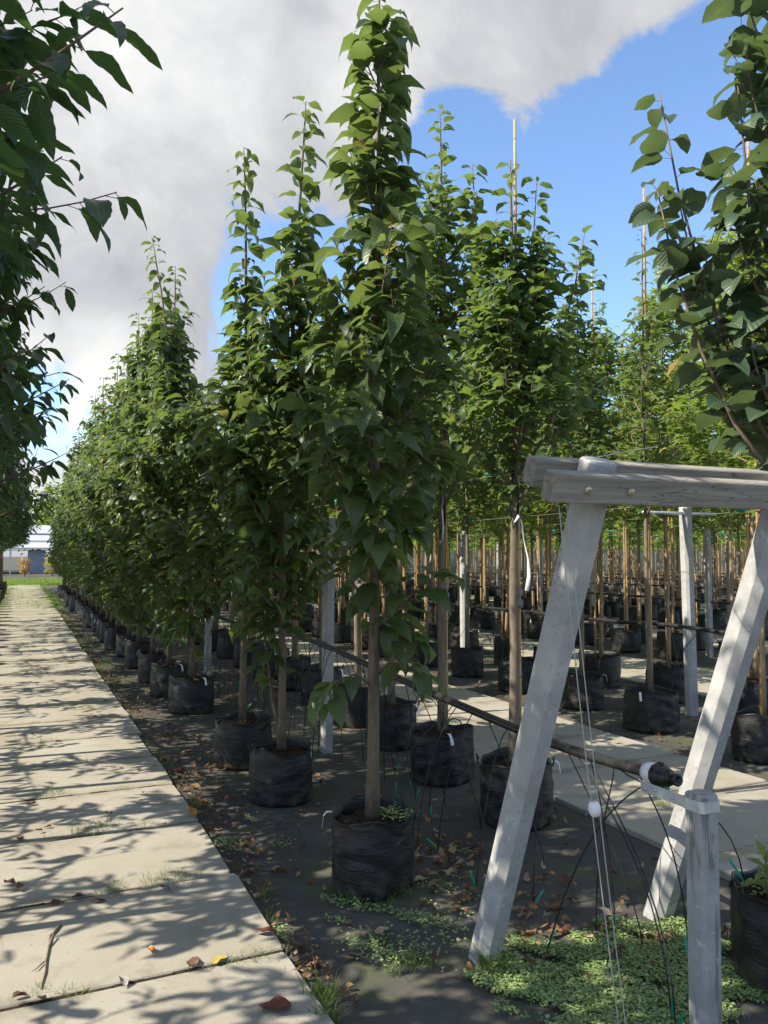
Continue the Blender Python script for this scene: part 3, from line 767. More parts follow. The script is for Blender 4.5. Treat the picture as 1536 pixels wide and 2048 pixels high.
# cherry-like trees overhanging the path, their stems beyond the frame
def cherry(seed, H, hi, wide=1.0, nbr=60, sp=.030):
    root = thing('potted_spreading_tree')
    pot_mesh(seed, .23, .36, root, False, False)
    grow(seed, H, .32, .036, 1.78, nbr, lambda f: wide * (1.12 - .38 * f), lambda f: R_(14 + 30 * f), .45, .155, .062, sp, .85, R_(-8), ELLIP if hi else ELLIP_LO, M['leaf_cherry'], M['bark_brown'], root,
         subs=3.0, hang=.40, petiole=.028, pet_tubes=hi, fold=.30)
    return root
GL = 'spreading trees overhanging the path'
c1 = cherry(201, 4.6, True); c2 = cherry(211, 4.5, False, 1.0, 38, .036); c3 = cherry(223, 4.2, False, .62, 22, .055)
place(c1, -.74, 2.15, 0.3, 1.0, 'dark spreading tree with serrated leaves hanging over the path, closest to the viewer', 'tree', GL)
c1b = None
for i, y in enumerate([3.85, 5.0, 6.0] + [7.0 + 1.18 * j for j in range(30)]):
    place(c1 if i < 2 else c2, -.74, y, rng.uniform(0, 6.28), rng.uniform(.95, 1.05), 'dark spreading tree in the overhanging row across the path, merging into one leafy wall', 'tree', GL + ', beyond the first')
for j in range(16):
    place(c3, -2.05, 1.6 + 1.3 * j, rng.uniform(0, 6.28), rng.uniform(.95, 1.05), 'dark spreading tree in the hidden second row behind the overhanging trees', 'tree', GL + ', second row')

# maples on bamboo canes in the beds beyond
def maple(seed, H, hi, stake_top, nbr=24, sp=.045, rad=.23):
    root = thing('potted_maple_tree'); pot_mesh(seed, rad, .36, root, hi, True)
    grow(seed, H, .32, .024, 1.92, nbr, lambda f: 1.05 - .58 * f, lambda f: R_(22 + 34 * f), .8, .115 if hi else .140, 0, sp * .60, .7, R_(6), None, M['leaf_maple'], M['bark_pale'], root, subs=2.6, palm=True, hang=.12, petiole=.05, pet_tubes=False)
    stake_part(root, (.06, .03, .3), (.04, .02, stake_top), .012)
    return root
m1 = maple(301, 4.8, True, 5.2, 30); m2 = maple(313, 5.1, True, 3.2, 30); ml = maple(327, 4.9, False, 3.4, 26, .062); ml2 = maple(331, 5.2, False, 2.9, 26, .062)
s5 = standard(151, 4.7, name='potted_standard_tree', hi=True, stake_top=5.15, nbr=24, sp=.042, tie=False, r0=.024, wide=.75, leaf=(.10, .06), sleeve=False)
place(s5, 5.33, 5.78, 0.2, 1.0, 'slim tree tied to the tallest bamboo cane, in the pot between the slanted posts', 'tree')
s6 = standard(163, 5.05, hi=True, stake_top=3.7, nbr=34, sp=.036, tie=False, r0=.026, wide=1.05, leaf=(.12, .072), sleeve=False)
G5 = 'green bare-stemmed trees in the second bed'
for y_ in (6.9, 8.05, 9.3, 10.4, 11.6): place(s6, 5.42 + rng.normal(0, .03), y_, rng.uniform(0, 6.28), rng.uniform(.95, 1.05), 'tall mid-green bare-stemmed tree in the near row of the second bed', 'tree', G5)
G3 = 'maples on bamboo canes in the second bed'
place(m2, 6.58, 6.85, 0.5, 1.0, 'light green maple beside the grey post that carries the cross bar', 'tree', G3)
place(m1, 6.57, 7.97, 2.0, 1.0, 'light green maple in white-tagged pot framed between slanted posts', 'tree', G3)
for i, (x, y) in enumerate([(5.38, 4.6), (6.63, 5.76)] + [(5.42, 12.7 + 1.12 * j) for j in range(29)] + [(6.6, 9.1 + 1.12 * j) for j in range(32)]):
    pr = (m1, m2)[i % 2] if y < 13 else (ml, ml2)[i % 2]
    place(pr, x + rng.normal(0, .04), y + rng.normal(0, .05), rng.uniform(0, 6.28), rng.uniform(.93, 1.07), 'light green maple on a bamboo cane among the close trunks of the second bed', 'tree', G3 + ', in the crowd')
for b in (2, 3):
    for j in range(33):
        for x in (5.42 + PERIOD * (b - 1), 6.62 + PERIOD * (b - 1)):
            y = .78 * x + 1.12 * j
            if y < 47: place((ml, ml2)[j % 2], x + rng.normal(0, .04), y + rng.normal(0, .05), rng.uniform(0, 6.28), rng.uniform(.93, 1.07), 'maple with thin pale trunk in the beds behind the second bed', 'tree', 'maples in the beds farther back')

# everything beyond reads as one mass of trunks, pots and leaves
fm = MB(); fw = MB(); fp = MB(); cb = []
rf = np.random.default_rng(99)
for b in range(4, 11):
    for j in range(40):
        for x in (5.42 + PERIOD * (b - 1), 6.62 + PERIOD * (b - 1)):
            y = .78 * x + 1.25 * j
            if y > 54: continue
            xx, yy = x + rf.normal(0, .05), y + rf.normal(0, .06)
            fm.tube([(xx, yy, .3), (xx + rf.normal(0, .02), yy, 2.4)], .02, 5, False); fw.tube([(xx + .06, yy, .3), (xx + .05, yy, rf.uniform(2.2, 3.6))], .011, 4, False)
            fp.lathe([(.20, 0), (.235, .18), (.225, .36), (.19, .34), (.01, .33)], 10, (xx, yy, 0))
            n = 110; a = rf.uniform(0, 6.28, n); z = 1.9 + 2.7 * rf.beta(1.2, 1.5, n); q = (.75 - .23 * (z - 1.9)) * np.sqrt(rf.uniform(0.05, 1, n))
            cb.append(np.stack([xx + q * np.cos(a), yy + q * np.sin(a), z], 1))
cb = np.concatenate(cb); K = len(cb); az = rf.uniform(0, 6.28, K)
V, F, uv = leaf_arrays(cb, np.stack([np.cos(az), np.sin(az), rf.uniform(-.4, .5, K)], 1), np.tile([0, 0, 1.0], (K, 1)) + rf.normal(0, .4, (K, 3)), rf.uniform(.15, .26, K), rf.uniform(.12, .2, K), rf.uniform(.2, 1, K), np.full(K, .2), TINY, rf)
far = thing('distant_trees'); tag(far, 'far mass of nursery maples, thin trunks over black pots', 'trees', None, 'stuff')
np_mesh('crown', V, F, uv, M['leaf_maple'], far); fm.obj('trunk', M['bark_pale'], far); fw.obj('stake', M['bamboo'], far); fp.obj('pot', M['pot'], far, True)

# ------------------------------------------------------------------ posts, slanted frame
def octo_post(mb, p0, p1, hw, ch, ux=(1, 0, 0), taper=1.0):
    p0, p1 = np.array(p0, float), np.array(p1, float); t = nrm(p1 - p0); u = np.array(ux, float); u = nrm(u - t * (u @ t)); v = np.cross(t, u)
    ring = [(hw, -hw + ch), (hw, hw - ch), (hw - ch, hw), (-hw + ch, hw), (-hw, hw - ch), (-hw, -hw + ch), (-hw + ch, -hw), (hw - ch, -hw)]
    n = 14; vs = []
    for i in range(n + 1):
        f = i / n; k = 1 + (taper - 1) * f + rng.normal(0, .004)
        for a, b in ring: vs.append(p0 + (p1 - p0) * f + u * a * k + v * b * k)
    # slightly bevelled top
    vs += [p1 + t * .006 + u * a * taper * .88 + v * b * taper * .88 for a, b in ring]
    fs = []
    for i in range(n + 1):
        for k in range(8): k2 = (k + 1) % 8; fs.append((i * 8 + k, i * 8 + k2, i * 8 + 8 + k2, i * 8 + 8 + k))
    fs.append(tuple((n + 1) * 8 + k for k in range(8))); mb.add(vs, fs)
def post(x, y, h, hw=.045, lean=(0, 0), label=None, group=None, mat='post'):
    root = thing('concrete_post', (x, y, 0), label, 'post', group)
    mb = MB(); octo_post(mb, (0, 0, -.1), (lean[0], lean[1], h), hw, hw * .42); o = mb.obj('shaft', M[mat], root)
    return root
post(2.31, 6.22, 1.9, .043, (.02, 0), 'bluish grey concrete post in the shade behind the foremost tree', 'concrete posts')
post(2.31, 10.8, 1.9, .043, (.03, 0), 'concrete post in the first bed next along the pipe from the bluish post')
for y in (15.4, 20, 24.6, 29.2, 33.8): post(2.31, y, 1.9, .043, (0, 0), 'concrete post deep in the first bed, mostly hidden by leaves', 'concrete posts deep in the first bed')
p2 = post(6.18, 6.12, 2.08, .055, (-.04, 0), 'tall white and grey concrete post carrying a metal cross bar')
cb_ = MB(); cb_.tube([(-.62, -.02, 2.02), (.35, -.02, 2.02)], .017, 10); cb_.obj('cross_bar', M['metal'], p2, True)
post(6.10, 10.5, 1.95, .06, (0, 0), 'concrete post with one bright sunlit side, behind the second row trunks')
for b in range(1, 4):
    for j in range(8):
        x = 6.1 + PERIOD * (b - 1); y = (15 if b == 1 else .8 * x + 1.5) + 4.5 * j
        if y < 46: post(x, y, 2.0, .05, (0, 0), 'pale concrete post standing far back among the maple trunks', 'concrete posts among the maples')

LEG = -.385
def legpt(x, z, y0=2.82): return np.array([x, y0 + LEG * z, z])
ldir = nrm(np.array([0, LEG, 1.0])); wdir = nrm(np.array([0, 1.0, -LEG]))
fr = thing('end_frame', (1.7, 2.82, 0), 'slanted frame of two pale concrete posts under two weathered wooden beams', 'frame')
off = np.array([-1.7, -2.82, 0])
for x in (1.72, 2.62):
    mb = MB(); octo_post(mb, legpt(x, -.1) + off, legpt(x, 1.905) + off, .056, .029); mb.obj('slanted_post', M['post'], fr)
for sgn, x0, nm in ((-1, 1.475, 'front'), (1, 1.52, 'back')):
    mb = MB(); c = legpt(0, 1.845) + wdir * sgn * .089 + off; x1 = 2.95
    c[0] = (x0 + x1) / 2 - 1.7
    mb.frame_box(c, (1, 0, 0), wdir, ldir, ((x1 - x0) / 2, .031, .046), .004)
    bo = mb.obj('beam', M['wood'], fr)
    if sgn < 0:
        for bx in (1.605, 1.775, 2.50, 2.68):
            bm_ = MB(); cc = c.copy(); cc[0] = bx - 1.7; cc = cc - wdir * .031
            ang = [2 * math.pi * k / 10 for k in range(10)]
            rings = []
            for (rr, dd) in ((.0135, 0), (.0135, .004), (.010, .008), (.004, .0095)): rings += [cc - wdir * dd + np.array([1, 0, 0]) * rr * math.cos(a) + ldir * rr * math.sin(a) for a in ang]
            fs = []
            for i in range(3):
                for k in range(10): fs.append((i * 10 + k, i * 10 + (k + 1) % 10, i * 10 + 10 + (k + 1) % 10, i * 10 + 10 + k))
            fs.append(tuple(30 + k for k in range(10))); bm_.add(rings, fs); bm_.obj('bolt', M['bolt'], bo, True)
    else:
        hk = MB(); cc = c.copy(); cc[0] = 1.60 - 1.7; cc = cc - wdir * .033
        hk.tube([cc + np.array([.012 * math.cos(a), -.004, .012 * math.sin(a)]) for a in np.linspace(-.6, 3.6, 9)], .002, 5); hk.obj('hook', M['metal'], bo, True)

# strings hanging from the beam with a white weight
st = thing('hanging_string', (1.49, 1.95, 0), 'two thin grey strings hanging from the beam end to the ground', 'string')
o_ = np.array([-1.49, -1.95, 0])
A1, A2 = np.array([1.515, 2.03, 1.778]), np.array([1.545, 2.03, 1.778])
E1, E2 = np.array([1.66, 1.92, 0.0]), np.array([1.70, 1.94, 0.0])
for a, b in ((A1, E1), (A2, E2)):
    mb = MB(); mb.tube([a + (b - a) * f + np.array([0, .012 * math.sin(3.1 * f), 0]) + o_ for f in np.linspace(0, 1, 14)], .0019, 5); mb.obj('strand', M['string'], st, True)
wt = MB(); cw = A1 + (E1 - A1) * .53 + o_
wt.lathe([(.001, -.022), (.014, -.019), (.021, -.006), (.020, .008), (.013, .019), (.001, .022)], 12, cw, lambda r, z, th: (r * (1 + .14 * math.sin(2 * th + z * 80)), z + .003 * math.sin(3 * th)))
tag(wt.obj('weight', M['foam'], st, True))

# ------------------------------------------------------------------ irrigation pipes with drip hoses
def pipe(pts, rad, label, group=None):
    root = thing('irrigation_pipe', tuple(pts[0]), label, 'pipe', group); p = np.array(pts) - np.array(pts[0])
    k = np.linspace(0, len(p) - 1, (len(p) - 1) * 4 + 1); q = np.stack([np.interp(k, np.arange(len(p)), p[:, c]) for c in range(3)], 1)
    for _ in range(3): q[1:-1] = (q[:-2] + 2 * q[1:-1] + q[2:]) / 4
    mb = MB(); mb.tube(q, rad, 12); mb.obj('tube', M['pipe'], root, True); return root, q
P1 = [(2.160, 2.315, .790), (2.19, 2.6, .765), (2.24, 3.0, .735), (2.24, 3.6, .755), (2.24, 4.3, .785), (2.24, 4.9, .815), (2.24, 5.8, .865), (2.25, 6.4, .885), (2.25, 7.6, .87), (2.25, 9.0, .82), (2.25, 10.8, .86), (2.25, 15.4, .86), (2.25, 24, .86), (2.25, 40, .86)]
pr1, q1 = pipe(P1, .0215, 'black irrigation pipe sagging through the first bed to a white-collared end valve')
def hose(root, a, b, sag, side, stake=True, rad=.0030):
    n = 12; f = np.linspace(0, 1, n)[:, None]; a, b = np.array(a), np.array(b)
    c1 = a + np.array([side[0] * .35, side[1] * .35, -.10]); c2 = b + np.array([-side[0] * .1, -side[1] * .1, sag])
    pts = (1 - f) ** 3 * a + 3 * (1 - f) ** 2 * f * c1 + 3 * (1 - f) * f ** 2 * c2 + f ** 3 * b
    mb = MB(); mb.tube(pts, rad, 5); h = mb.obj('drip_hose', M['hose'], root, True)
    if stake:
        d = nrm(np.array([rng.normal(0, .5), rng.normal(0, .5), 1.0])); s0 = b - d * .02; L = rng.uniform(.09, .13)
        sb = MB(); sb.tube([s0, s0 + d * L * .5, s0 + d * L * .9, s0 + d * L], [.0015, .0055, .0065, .003], 4); sb.obj('drip_stake', M['green_plastic'], h)
base1 = np.array(P1[0])
hy = list(np.arange(2.42, 4.2, .17)) + list(np.arange(4.2, 10.6, .135))
for i, y in enumerate(hy):
    a = np.array([np.interp(y, q1[:, 1] + base1[1], q1[:, 0]), y - base1[1], np.interp(y, q1[:, 1] + base1[1], q1[:, 2]) - .02])
    sd_ = rng.choice([-1, 1]); dx = sd_ * rng.uniform(.03, .28)
    bx = np.array([a[0] + dx, a[1] + rng.normal(0, .16), -base1[2] + .012])
    hose(pr1, a, bx, rng.uniform(.2, .5), (dx, rng.normal(0, .1)), stake=(i % 2 == 0))
    if len([1 for _ in pr1.children]) > 90: break
# a few long hoses that arch over to the pots
for a, b, s_, sd_ in (((2.23, 2.62, .74), (2.55, 2.28, .35), .35, (.1, -.5)), ((2.24, 3.3, .73), (2.70, 4.05, .36), .30, (.2, .2)), ((2.16, 2.34, .76), (1.95, 2.72, .02), .22, (-.55, .35)),
                    ((2.24, 4.0, .75), (1.75, 3.72, .36), .3, (-.2, 0)), ((2.24, 4.5, .78), (2.72, 5.0, .37), .3, (.2, .2)), ((2.22, 2.75, .73), (2.02, 2.10, .02), .5, (-.1, -.2)), ((2.22, 2.85, .73), (2.06, 2.16, .02), .5, (-.05, -.3))):
    hose(pr1, np.array(a) - base1, np.array(b) - base1, s_, sd_, True)
vv = thing('tmp'); bpy.data.objects.remove(vv)
ax_ = nrm(q1[0] - q1[2]); e1 = nrm(np.cross(ax_, [0, 0, 1.0])); e2 = np.cross(e1, ax_)
def turned(prof, name, mat, parent, sides=18, knurl=0):
    mb = MB(); vs = []
    for (r, d) in [(a * 1.12, b * 1.15) for a, b in prof]:
        for k in range(sides):
            th = 2 * math.pi * k / sides; rr = r * (1 + (knurl if k % 2 else 0)); vs.append(ax_ * d + e1 * rr * math.cos(th) + e2 * rr * math.sin(th))
    fs = []
    for i in range(len(prof) - 1):
        for k in range(sides): k2 = (k + 1) % sides; fs.append((i * sides + k, i * sides + k2, (i + 1) * sides + k2, (i + 1) * sides + k))
    mb.add(vs, fs); return mb.obj(name, mat, parent, True)
va = turned([(.022, -.055), (.031, -.052), (.035, -.035), (.0365, -.005), (.0345, .0)], 'valve_collar', M['white_plastic'], pr1)
vb = turned([(.033, .0), (.038, .002), (.040, .012), (.038, .026), (.034, .030), (.031, .045), (.026, .060), (.0155, .068), (.0135, .085), (.019, .088), (.0195, .100), (.017, .102), (.010, .102), (.009, .085), (.001, .085)], 'end_valve', M['black_plastic'], pr1, 20, .03)
kn = MB(); kn.frame_box(ax_ * .025 + e2 * .041, ax_, e1, e2, (.012, .007, .008), .002); kn.obj('valve_lever', M['black_plastic'], vb)
gs = MB(); gs.tube([ax_ * .05 - e2 * .028, ax_ * .052 - e2 * .060], [.011, .007], 8); gs.obj('valve_foot', M['green_plastic'], vb)

P2 = [(6.12, 4.9, .86), (6.12, 5.7, .86), (6.12, 6.3, .885), (6.12, 7.2, .845), (6.12, 8.8, .85), (6.12, 12, .83), (6.12, 13.6, .83), (6.12, 20, .86), (6.12, 45, .86)]
pr2, q2 = pipe(P2, .022, 'black irrigation pipe running through the second bed past the cross-bar post')
b2 = np.array(P2[0])
for y in np.arange(5.2, 13.5, .19):
    a = np.array([np.interp(y, q2[:, 1] + b2[1], q2[:, 0]), y - b2[1], np.interp(y, q2[:, 1] + b2[1], q2[:, 2]) - .02]); dx = rng.choice([-1, 1]) * rng.uniform(.03, .3)
    hose(pr2, a, np.array([a[0] + dx, a[1] + rng.normal(0, .2), -b2[2] + .012]), rng.uniform(.2, .5), (dx, 0), False, .0034)
for b in range(2, 7):
    x = 6.12 + PERIOD * (b - 1); pipe([(x, .72 * x + 4.6 * j, .86 + (.03 if j % 2 else -.02)) for j in range(10)], .021, 'distant black irrigation pipe crossing behind the maple trunks', 'irrigation pipes in the far beds')

# short worn post with a metal clamp under the valve
sp = thing('short_post', (2.035, 1.985, 0), 'short worn concrete post with metal bracket holding the pipe end', 'post')
mb = MB(); octo_post(mb, (0, 0, -.1), (0, 0, .822), .041, .012); mb.obj('shaft', M['post_worn'], sp)
mb = MB(); ring = [(.045, -.033), (.045, .033), (.033, .045), (-.033, .045), (-.045, .033), (-.045, -.033), (-.033, -.045), (.033, -.045)]
vs = [(a * 1.0, b * 1.0, z) for z in (.775, .812) for a, b in ring] + [(a * .90, b * .90, z) for z in (.812, .775) for a, b in ring]
fs = []
for i in range(4):
    for k in range(8): k2 = (k + 1) % 8; j = (i + 1) % 4; fs.append((i * 8 + k, i * 8 + k2, j * 8 + k2, j * 8 + k))
mb.add(vs, fs)
mb.frame_box((-.036, .14, .793), (1, 0, 0), (0, 1, 0), (0, 0, 1), (.0022, .098, .0185), 0.0008); cl = mb.obj('clamp', M['metal'], sp)
for (yy, zz) in ((.085, .793), (.165, .797), (.21, .790)):
    b_m = MB(); b_m.tube([(-.0385, yy, zz), (-.046, yy, zz)], [.006, .005], 8); b_m.obj('bolt', M['metal'], cl, True)

# ------------------------------------------------------------------ trellis wires with clips
def wire(x, y0, y1, z, label, group=None, clips=(), start=None):
    root = thing('trellis_wire', (x, y0, z), label, 'wire', group)
    pts = [(0, (y1 - y0) * f, -.03 * math.sin(12 * f)) for f in np.linspace(0, 1, 30)]
    if start is not None: pts = [tuple(np.array(start) - np.array((x, y0, z)))] + pts
    mb = MB(); mb.tube(pts, .0022, 5); mb.obj('strand', M['wire'], root, True)
    for cy in clips:
        c = MB(); dx = rng.normal(0, .02); c.tube([(-.03 + dx, cy - y0 + .055, -.006), (-.01 + dx, cy - y0 + .02, .004), (.01 + dx, cy - y0 - .02, .003), (.02 + dx, cy - y0 - .05, -.004)], [.011, .014, .014, .012], 6); c.obj('clip', M['teal_plastic'], root)
wire(2.74, 2.9, 46, 2.115, 'wire along the second row with teal clips, tied to the beam end', None, [4.28, 5.30, 6.3, 7.2, 8.4], start=(1.62, 2.16, 1.90))
wire(5.42, 4.3, 46, 2.08, 'wire with teal clips through the near maple row of the second bed', None, [4.7, 5.9, 7.0, 8.1, 9.2, 10.3, 11.5])
wire(6.58, 4.9, 46, 2.04, 'wire with teal clips through the far maple row of the second bed', None, [5.8, 6.5, 6.9, 8.0, 9.1, 10.2, 11.3])
for b in (2, 3):
    for x in (5.42 + PERIOD * (b - 1), 6.6 + PERIOD * (b - 1)): wire(x, .75 * x, 46, 2.06, 'thin wire strung through the maple crowns in the far beds', 'wires in the far beds', [.75 * x + 1.12 * j for j in range(1, 9)])

# ------------------------------------------------------------------ fallen leaves, twig, grass, ground cover
def flat_leaves(b, L, Wd, r, curl=1.0, z=0.0):
    n = len(b); az = r.uniform(0, 6.28, n)
    d = np.stack([np.cos(az), np.sin(az), r.normal(.05, .14, n)], 1); nn = np.tile([0, 0, 1.0], (n, 1)) + r.normal(0, .22, (n, 3))
    return leaf_arrays(b, d, nn, L, Wd, curl * r.normal(-.3, .7, n), r.uniform(-.2, .95, n), OVATE_LO if n > 200 else BROAD, r, .35)
rl = np.random.default_rng(404)
pts = []
def strew(n, x0, x1, y0, y1, edge=None):
    x = rl.uniform(x0, x1, n); y = y0 + (y1 - y0) * rl.uniform(0, 1, n) ** 1.4; pts.append(np.stack([x, y, rl.uniform(.008, .022, n)], 1))
def clump(n, cx, cy, sx, sy): pts.append(np.stack([rl.normal(cx, sx, n), rl.normal(cy, sy, n), rl.uniform(.008, .03, n)], 1))
strew(420, 1.02, 1.32, 3.9, 24); strew(700, 1.0, 1.14, 2.7, 14); strew(600, 1.3, 3.15, 3.0, 20); strew(600, 4.85, 7.0, 4.5, 18); strew(200, 8.7, 10.7, 7, 20)
clump(130, 2.05, 3.75, .16, .40); clump(70, 2.15, 3.05, .22, .28); clump(60, 1.95, 4.9, .2, .5); clump(45, 1.35, 6.3, .12, .5); clump(60, 2.3, 2.75, .28, .2); clump(40, 1.18, 5.4, .08, .5); clump(50, 4.95, 8.0, .15, .8); clump(18, 1.03, 3.05, .05, .10)
b = np.concatenate(pts); b = b[(b[:, 0] > 1.0)]
L_ = rl.uniform(.028, .070, len(b)); L_[420:1120] = rl.uniform(.012, .035, 700)
V, F, uv = flat_leaves(b, L_, L_ * rl.uniform(.45, .75, len(b)), rl)
tag(np_mesh('leaf_litter', V, F, uv, M['dead_leaf'], None), 'brown dead leaves strewn over the ground cloth between the pots', 'leaf litter', None, 'stuff')

def ray_ground(px, py, z=.03):
    d = FWD + RGT * (px - 768) / FPX + UPV * (1024 - py) / FPX; t = (z - HEYE) / d[2]; return np.array([d[0] * t, d[1] * t, z])
def one_leaf(px, py, L, az, mat, label, group=None, curl=.5, fold=.4, z=.034, wide=.6, tilt=.08, stalk=True):
    p = ray_ground(px, py, z); r = np.random.default_rng(int(px * 7 + py)); root = thing('fallen_leaf', tuple(p), label, 'leaf', group)
    d = np.array([[math.cos(az), math.sin(az), tilt]])
    b0 = np.array([[-math.cos(az) * L / 2, -math.sin(az) * L / 2, .006]])
    V, F, uv = leaf_arrays(b0, d, np.array([[.1, .1, 1.0]]), np.array([L]), np.array([L * wide]), np.array([curl]), np.array([fold]), BROAD, r, .25)
    V[:, 2] = np.maximum(V[:, 2], .003)
    bl = np_mesh('blade', V, F, uv, M[mat], root)
    if stalk:
        mb = MB(); q = b0[0]; mb.tube([q, q - d[0] * L * .2 + np.array([0, 0, -.001]), q - d[0] * L * .34 + np.array([.008, .004, -.002])], [.0016, .0013, .001], 5); mb.obj('stalk', M['twig'], root)
    return root
one_leaf(527, 1868, .115, 2.9, 'dead_red', 'large dark red-brown leaf overhanging the slab edge', None, -.2, .25, wide=.42)
one_leaf(548, 2015, .125, 2.4, 'dead_red', 'torn red-brown leaf on the nearest corner slab', None, .6, .35, wide=.75)
one_leaf(388, 1925, .085, 1.0, 'dead_brown', 'olive brown oval leaf beside the yellow leaf at a joint', None, .3, .2, wide=.55)
one_leaf(440, 1921, .085, .6, 'dead_yellow', 'yellow leaf lying in grass on a slab joint', None, .3, .3, wide=.5)
one_leaf(300, 1903, .07, 1.7, 'dead_orange', 'orange folded leaf alone in the middle of a slab', None, .4, .9)
one_leaf(332, 1778, .085, 2.0, 'dead_grey', 'crumpled grey leaf standing up on a slab joint', None, 1.6, .8, tilt=.5)
one_leaf(383, 1630, .09, 1.8, 'dead_orange', 'bright orange leaf standing at the slab corner', None, .2, .3, tilt=.6)
one_leaf(362, 1541, .11, .2, 'dead_scarlet', 'scarlet leaf on the ground cloth by the path edge', None, .3, .3, z=.01)
one_leaf(845, 1760, .09, .2, 'dead_tan', 'pale tan leaf at the foot of the foremost pot', None, .5, .35, z=.01)
one_leaf(765, 1862, .085, .5, 'dead_tan', 'tan leaf flat on the dark cloth in front of the foremost pot', None, .4, .2, z=.01)
one_leaf(712, 1915, .10, -.5, 'dead_brown', 'long curled brown leaf with a stalk on dark cloth', None, .7, .6, z=.01, wide=.35)
one_leaf(590, 1943, .075, -.3, 'dead_tan', 'tan and brown leaf beside the nearest grass tuft', None, .5, .4, z=.012)
SM = 'small dead leaves scattered on the slabs'
for (px, py) in [(15, 1770), (40, 1778), (120, 1805), (160, 1798), (200, 1802), (218, 1632), (60, 1610), (45, 1680), (75, 1665), (95, 1655), (282, 1588), (284, 1605), (330, 1606), (275, 1540), (305, 1535), (240, 1535), (120, 1485), (165, 1440), (190, 1436), (210, 1402), (100, 1348), (190, 1372), (45, 1995), (80, 1998), (250, 1968), (330, 1650), (20, 1500), (70, 1470), (150, 1418), (105, 1310), (90, 1270)]:
    one_leaf(px + rng.normal(0, 3), py, rng.uniform(.045, .075), rng.uniform(0, 6.28), rng.choice(['dead_brown', 'dead_red', 'dead_brown', 'dead_grey']), 'small curled brown leaf scattered on the concrete slabs', SM, rng.uniform(-.4, 1.4), rng.uniform(.2, .9), tilt=rng.uniform(.0, .35), stalk=False)
# twig on the path
tw = thing('twig', tuple(ray_ground(92, 1915, .03)), 'dry forked twig lying on the slabs of the path', 'twig'); q0 = ray_ground(92, 1915, .03)
tp = [ray_ground(*p, .036) - q0 for p in ((120, 1850), (110, 1862), (101, 1872), (97, 1895), (92, 1920), (90, 1945), (84, 1965), (81, 1978))]
mb = MB(); mb.tube(tp, [.006, .0075, .006, .005, .0045, .004, .003, .002], 7); mb.tube([tp[4], ray_ground(72, 1938, .04) - q0, ray_ground(63, 1942, .036) - q0], [.003, .0022, .0012], 5); mb.tube([tp[3], ray_ground(107, 1868, .05) - q0], [.003, .004], 5); mb.obj('stick', M['twig'], tw, True)

def blades(c, n, spread, L, r, z=0.0, flop=.9, w=.0035):
    a = r.uniform(0, 6.28, n); q = spread * np.sqrt(r.uniform(0, 1, n)); b = np.stack([c[0] + q * np.cos(a), c[1] + q * np.sin(a), np.full(n, z)], 1)
    az = r.uniform(0, 6.28, n); d = np.stack([np.cos(az) * .45, np.sin(az) * .45, np.ones(n)], 1)
    nn = np.stack([np.cos(az) * -1, np.sin(az) * -1, np.full(n, .45)], 1)
    return b, d, nn, L * r.uniform(.45, 1.15, n), np.full(n, w), flop * r.uniform(.3, 1.4, n)
def grass_obj(name, tufts, mat, r, label):
    A = [np.concatenate(x) for x in zip(*tufts)]
    V, F, uv = leaf_arrays(A[0], A[1], -A[2] * -1, A[3], A[4], A[5], np.full(len(A[0]), .2), dict(s=[0, .35, .7, 1], w=[1, .9, .6, .05]), r)
    return tag(np_mesh(name, V, F, uv, mat, None), label, 'grass', None, 'stuff')
rg = np.random.default_rng(77); tf = []
for (px, py, n, sp_, L) in [(640, 2000, 90, .06, .13), (655, 2040, 60, .05, .11), (985, 1945, 60, .045, .14), (965, 1930, 35, .03, .12), (800, 1935, 60, .07, .07), (850, 1925, 40, .06, .07), (700, 1800, 60, .06, .08), (760, 1805, 60, .07, .07),
                            (810, 1790, 40, .05, .07), (665, 1785, 30, .04, .06), (1325, 1620, 90, .07, .10), (1130, 1480, 50, .08, .06), (1100, 1475, 40, .08, .06), (530, 1790, 40, .05, .07), (545, 1840, 40, .05, .06), (395, 1615, 40, .05, .08), (1330, 1850, 25, .05, .06), (770, 1520, 25, .04, .10)]:
    tf.append(blades(ray_ground(px, py, 0), n, sp_, L, rg, 0))
for (px, py, n, sp_, L) in [(90, 1592, 50, .10, .07), (110, 1588, 40, .08, .09), (170, 1668, 70, .09, .11), (215, 1655, 50, .09, .10), (330, 1762, 60, .10, .09), (370, 1760, 40, .08, .08), (225, 1785, 60, .08, .06), (80, 1990, 50, .06, .05), (460, 1926, 60, .06, .05), (430, 1935, 40, .06, .04), (520, 1917, 40, .05, .05), (290, 1655, 50, .07, .05), (150, 1990, 30, .05, .06)]:
    tf.append(blades(ray_ground(px, py, .02), n, sp_, L, rg, .015, 1.0, .0026))
for y in np.arange(3.15, 30, .85):
    for _ in range(rg.integers(3, 8)):
        x = rg.uniform(-.45, .98); tf.append(blades((x, y + rg.normal(0, .012)), rg.integers(8, 26), .05, rg.uniform(.03, .085), rg, .015, 1.0, .0026))
for _ in range(60):
    tf.append(blades((rg.uniform(1.65, 2.7), rg.uniform(2.1, 2.95)), rg.integers(3, 9), .03, rg.uniform(.03, .08), rg, 0, 1.0, .003))
for y in np.arange(2.8, 40, .22):
    if rg.uniform() < .55: tf.append(blades((1.03 + rg.normal(0, .03), y), rg.integers(8, 24), .06, rg.uniform(.03, .07), rg, 0, 1.0, .003))
    if y > 10 and rg.uniform() < .75: tf.append(blades((1.05 + rg.uniform(-.1, .15), y), 26, .12, .08, rg, 0, 1.0, .006))
    if y > 9: tf.append(blades((-.55 + rg.normal(0, .05), y), 24, .12, .10, rg, 0, 1.0, .006))
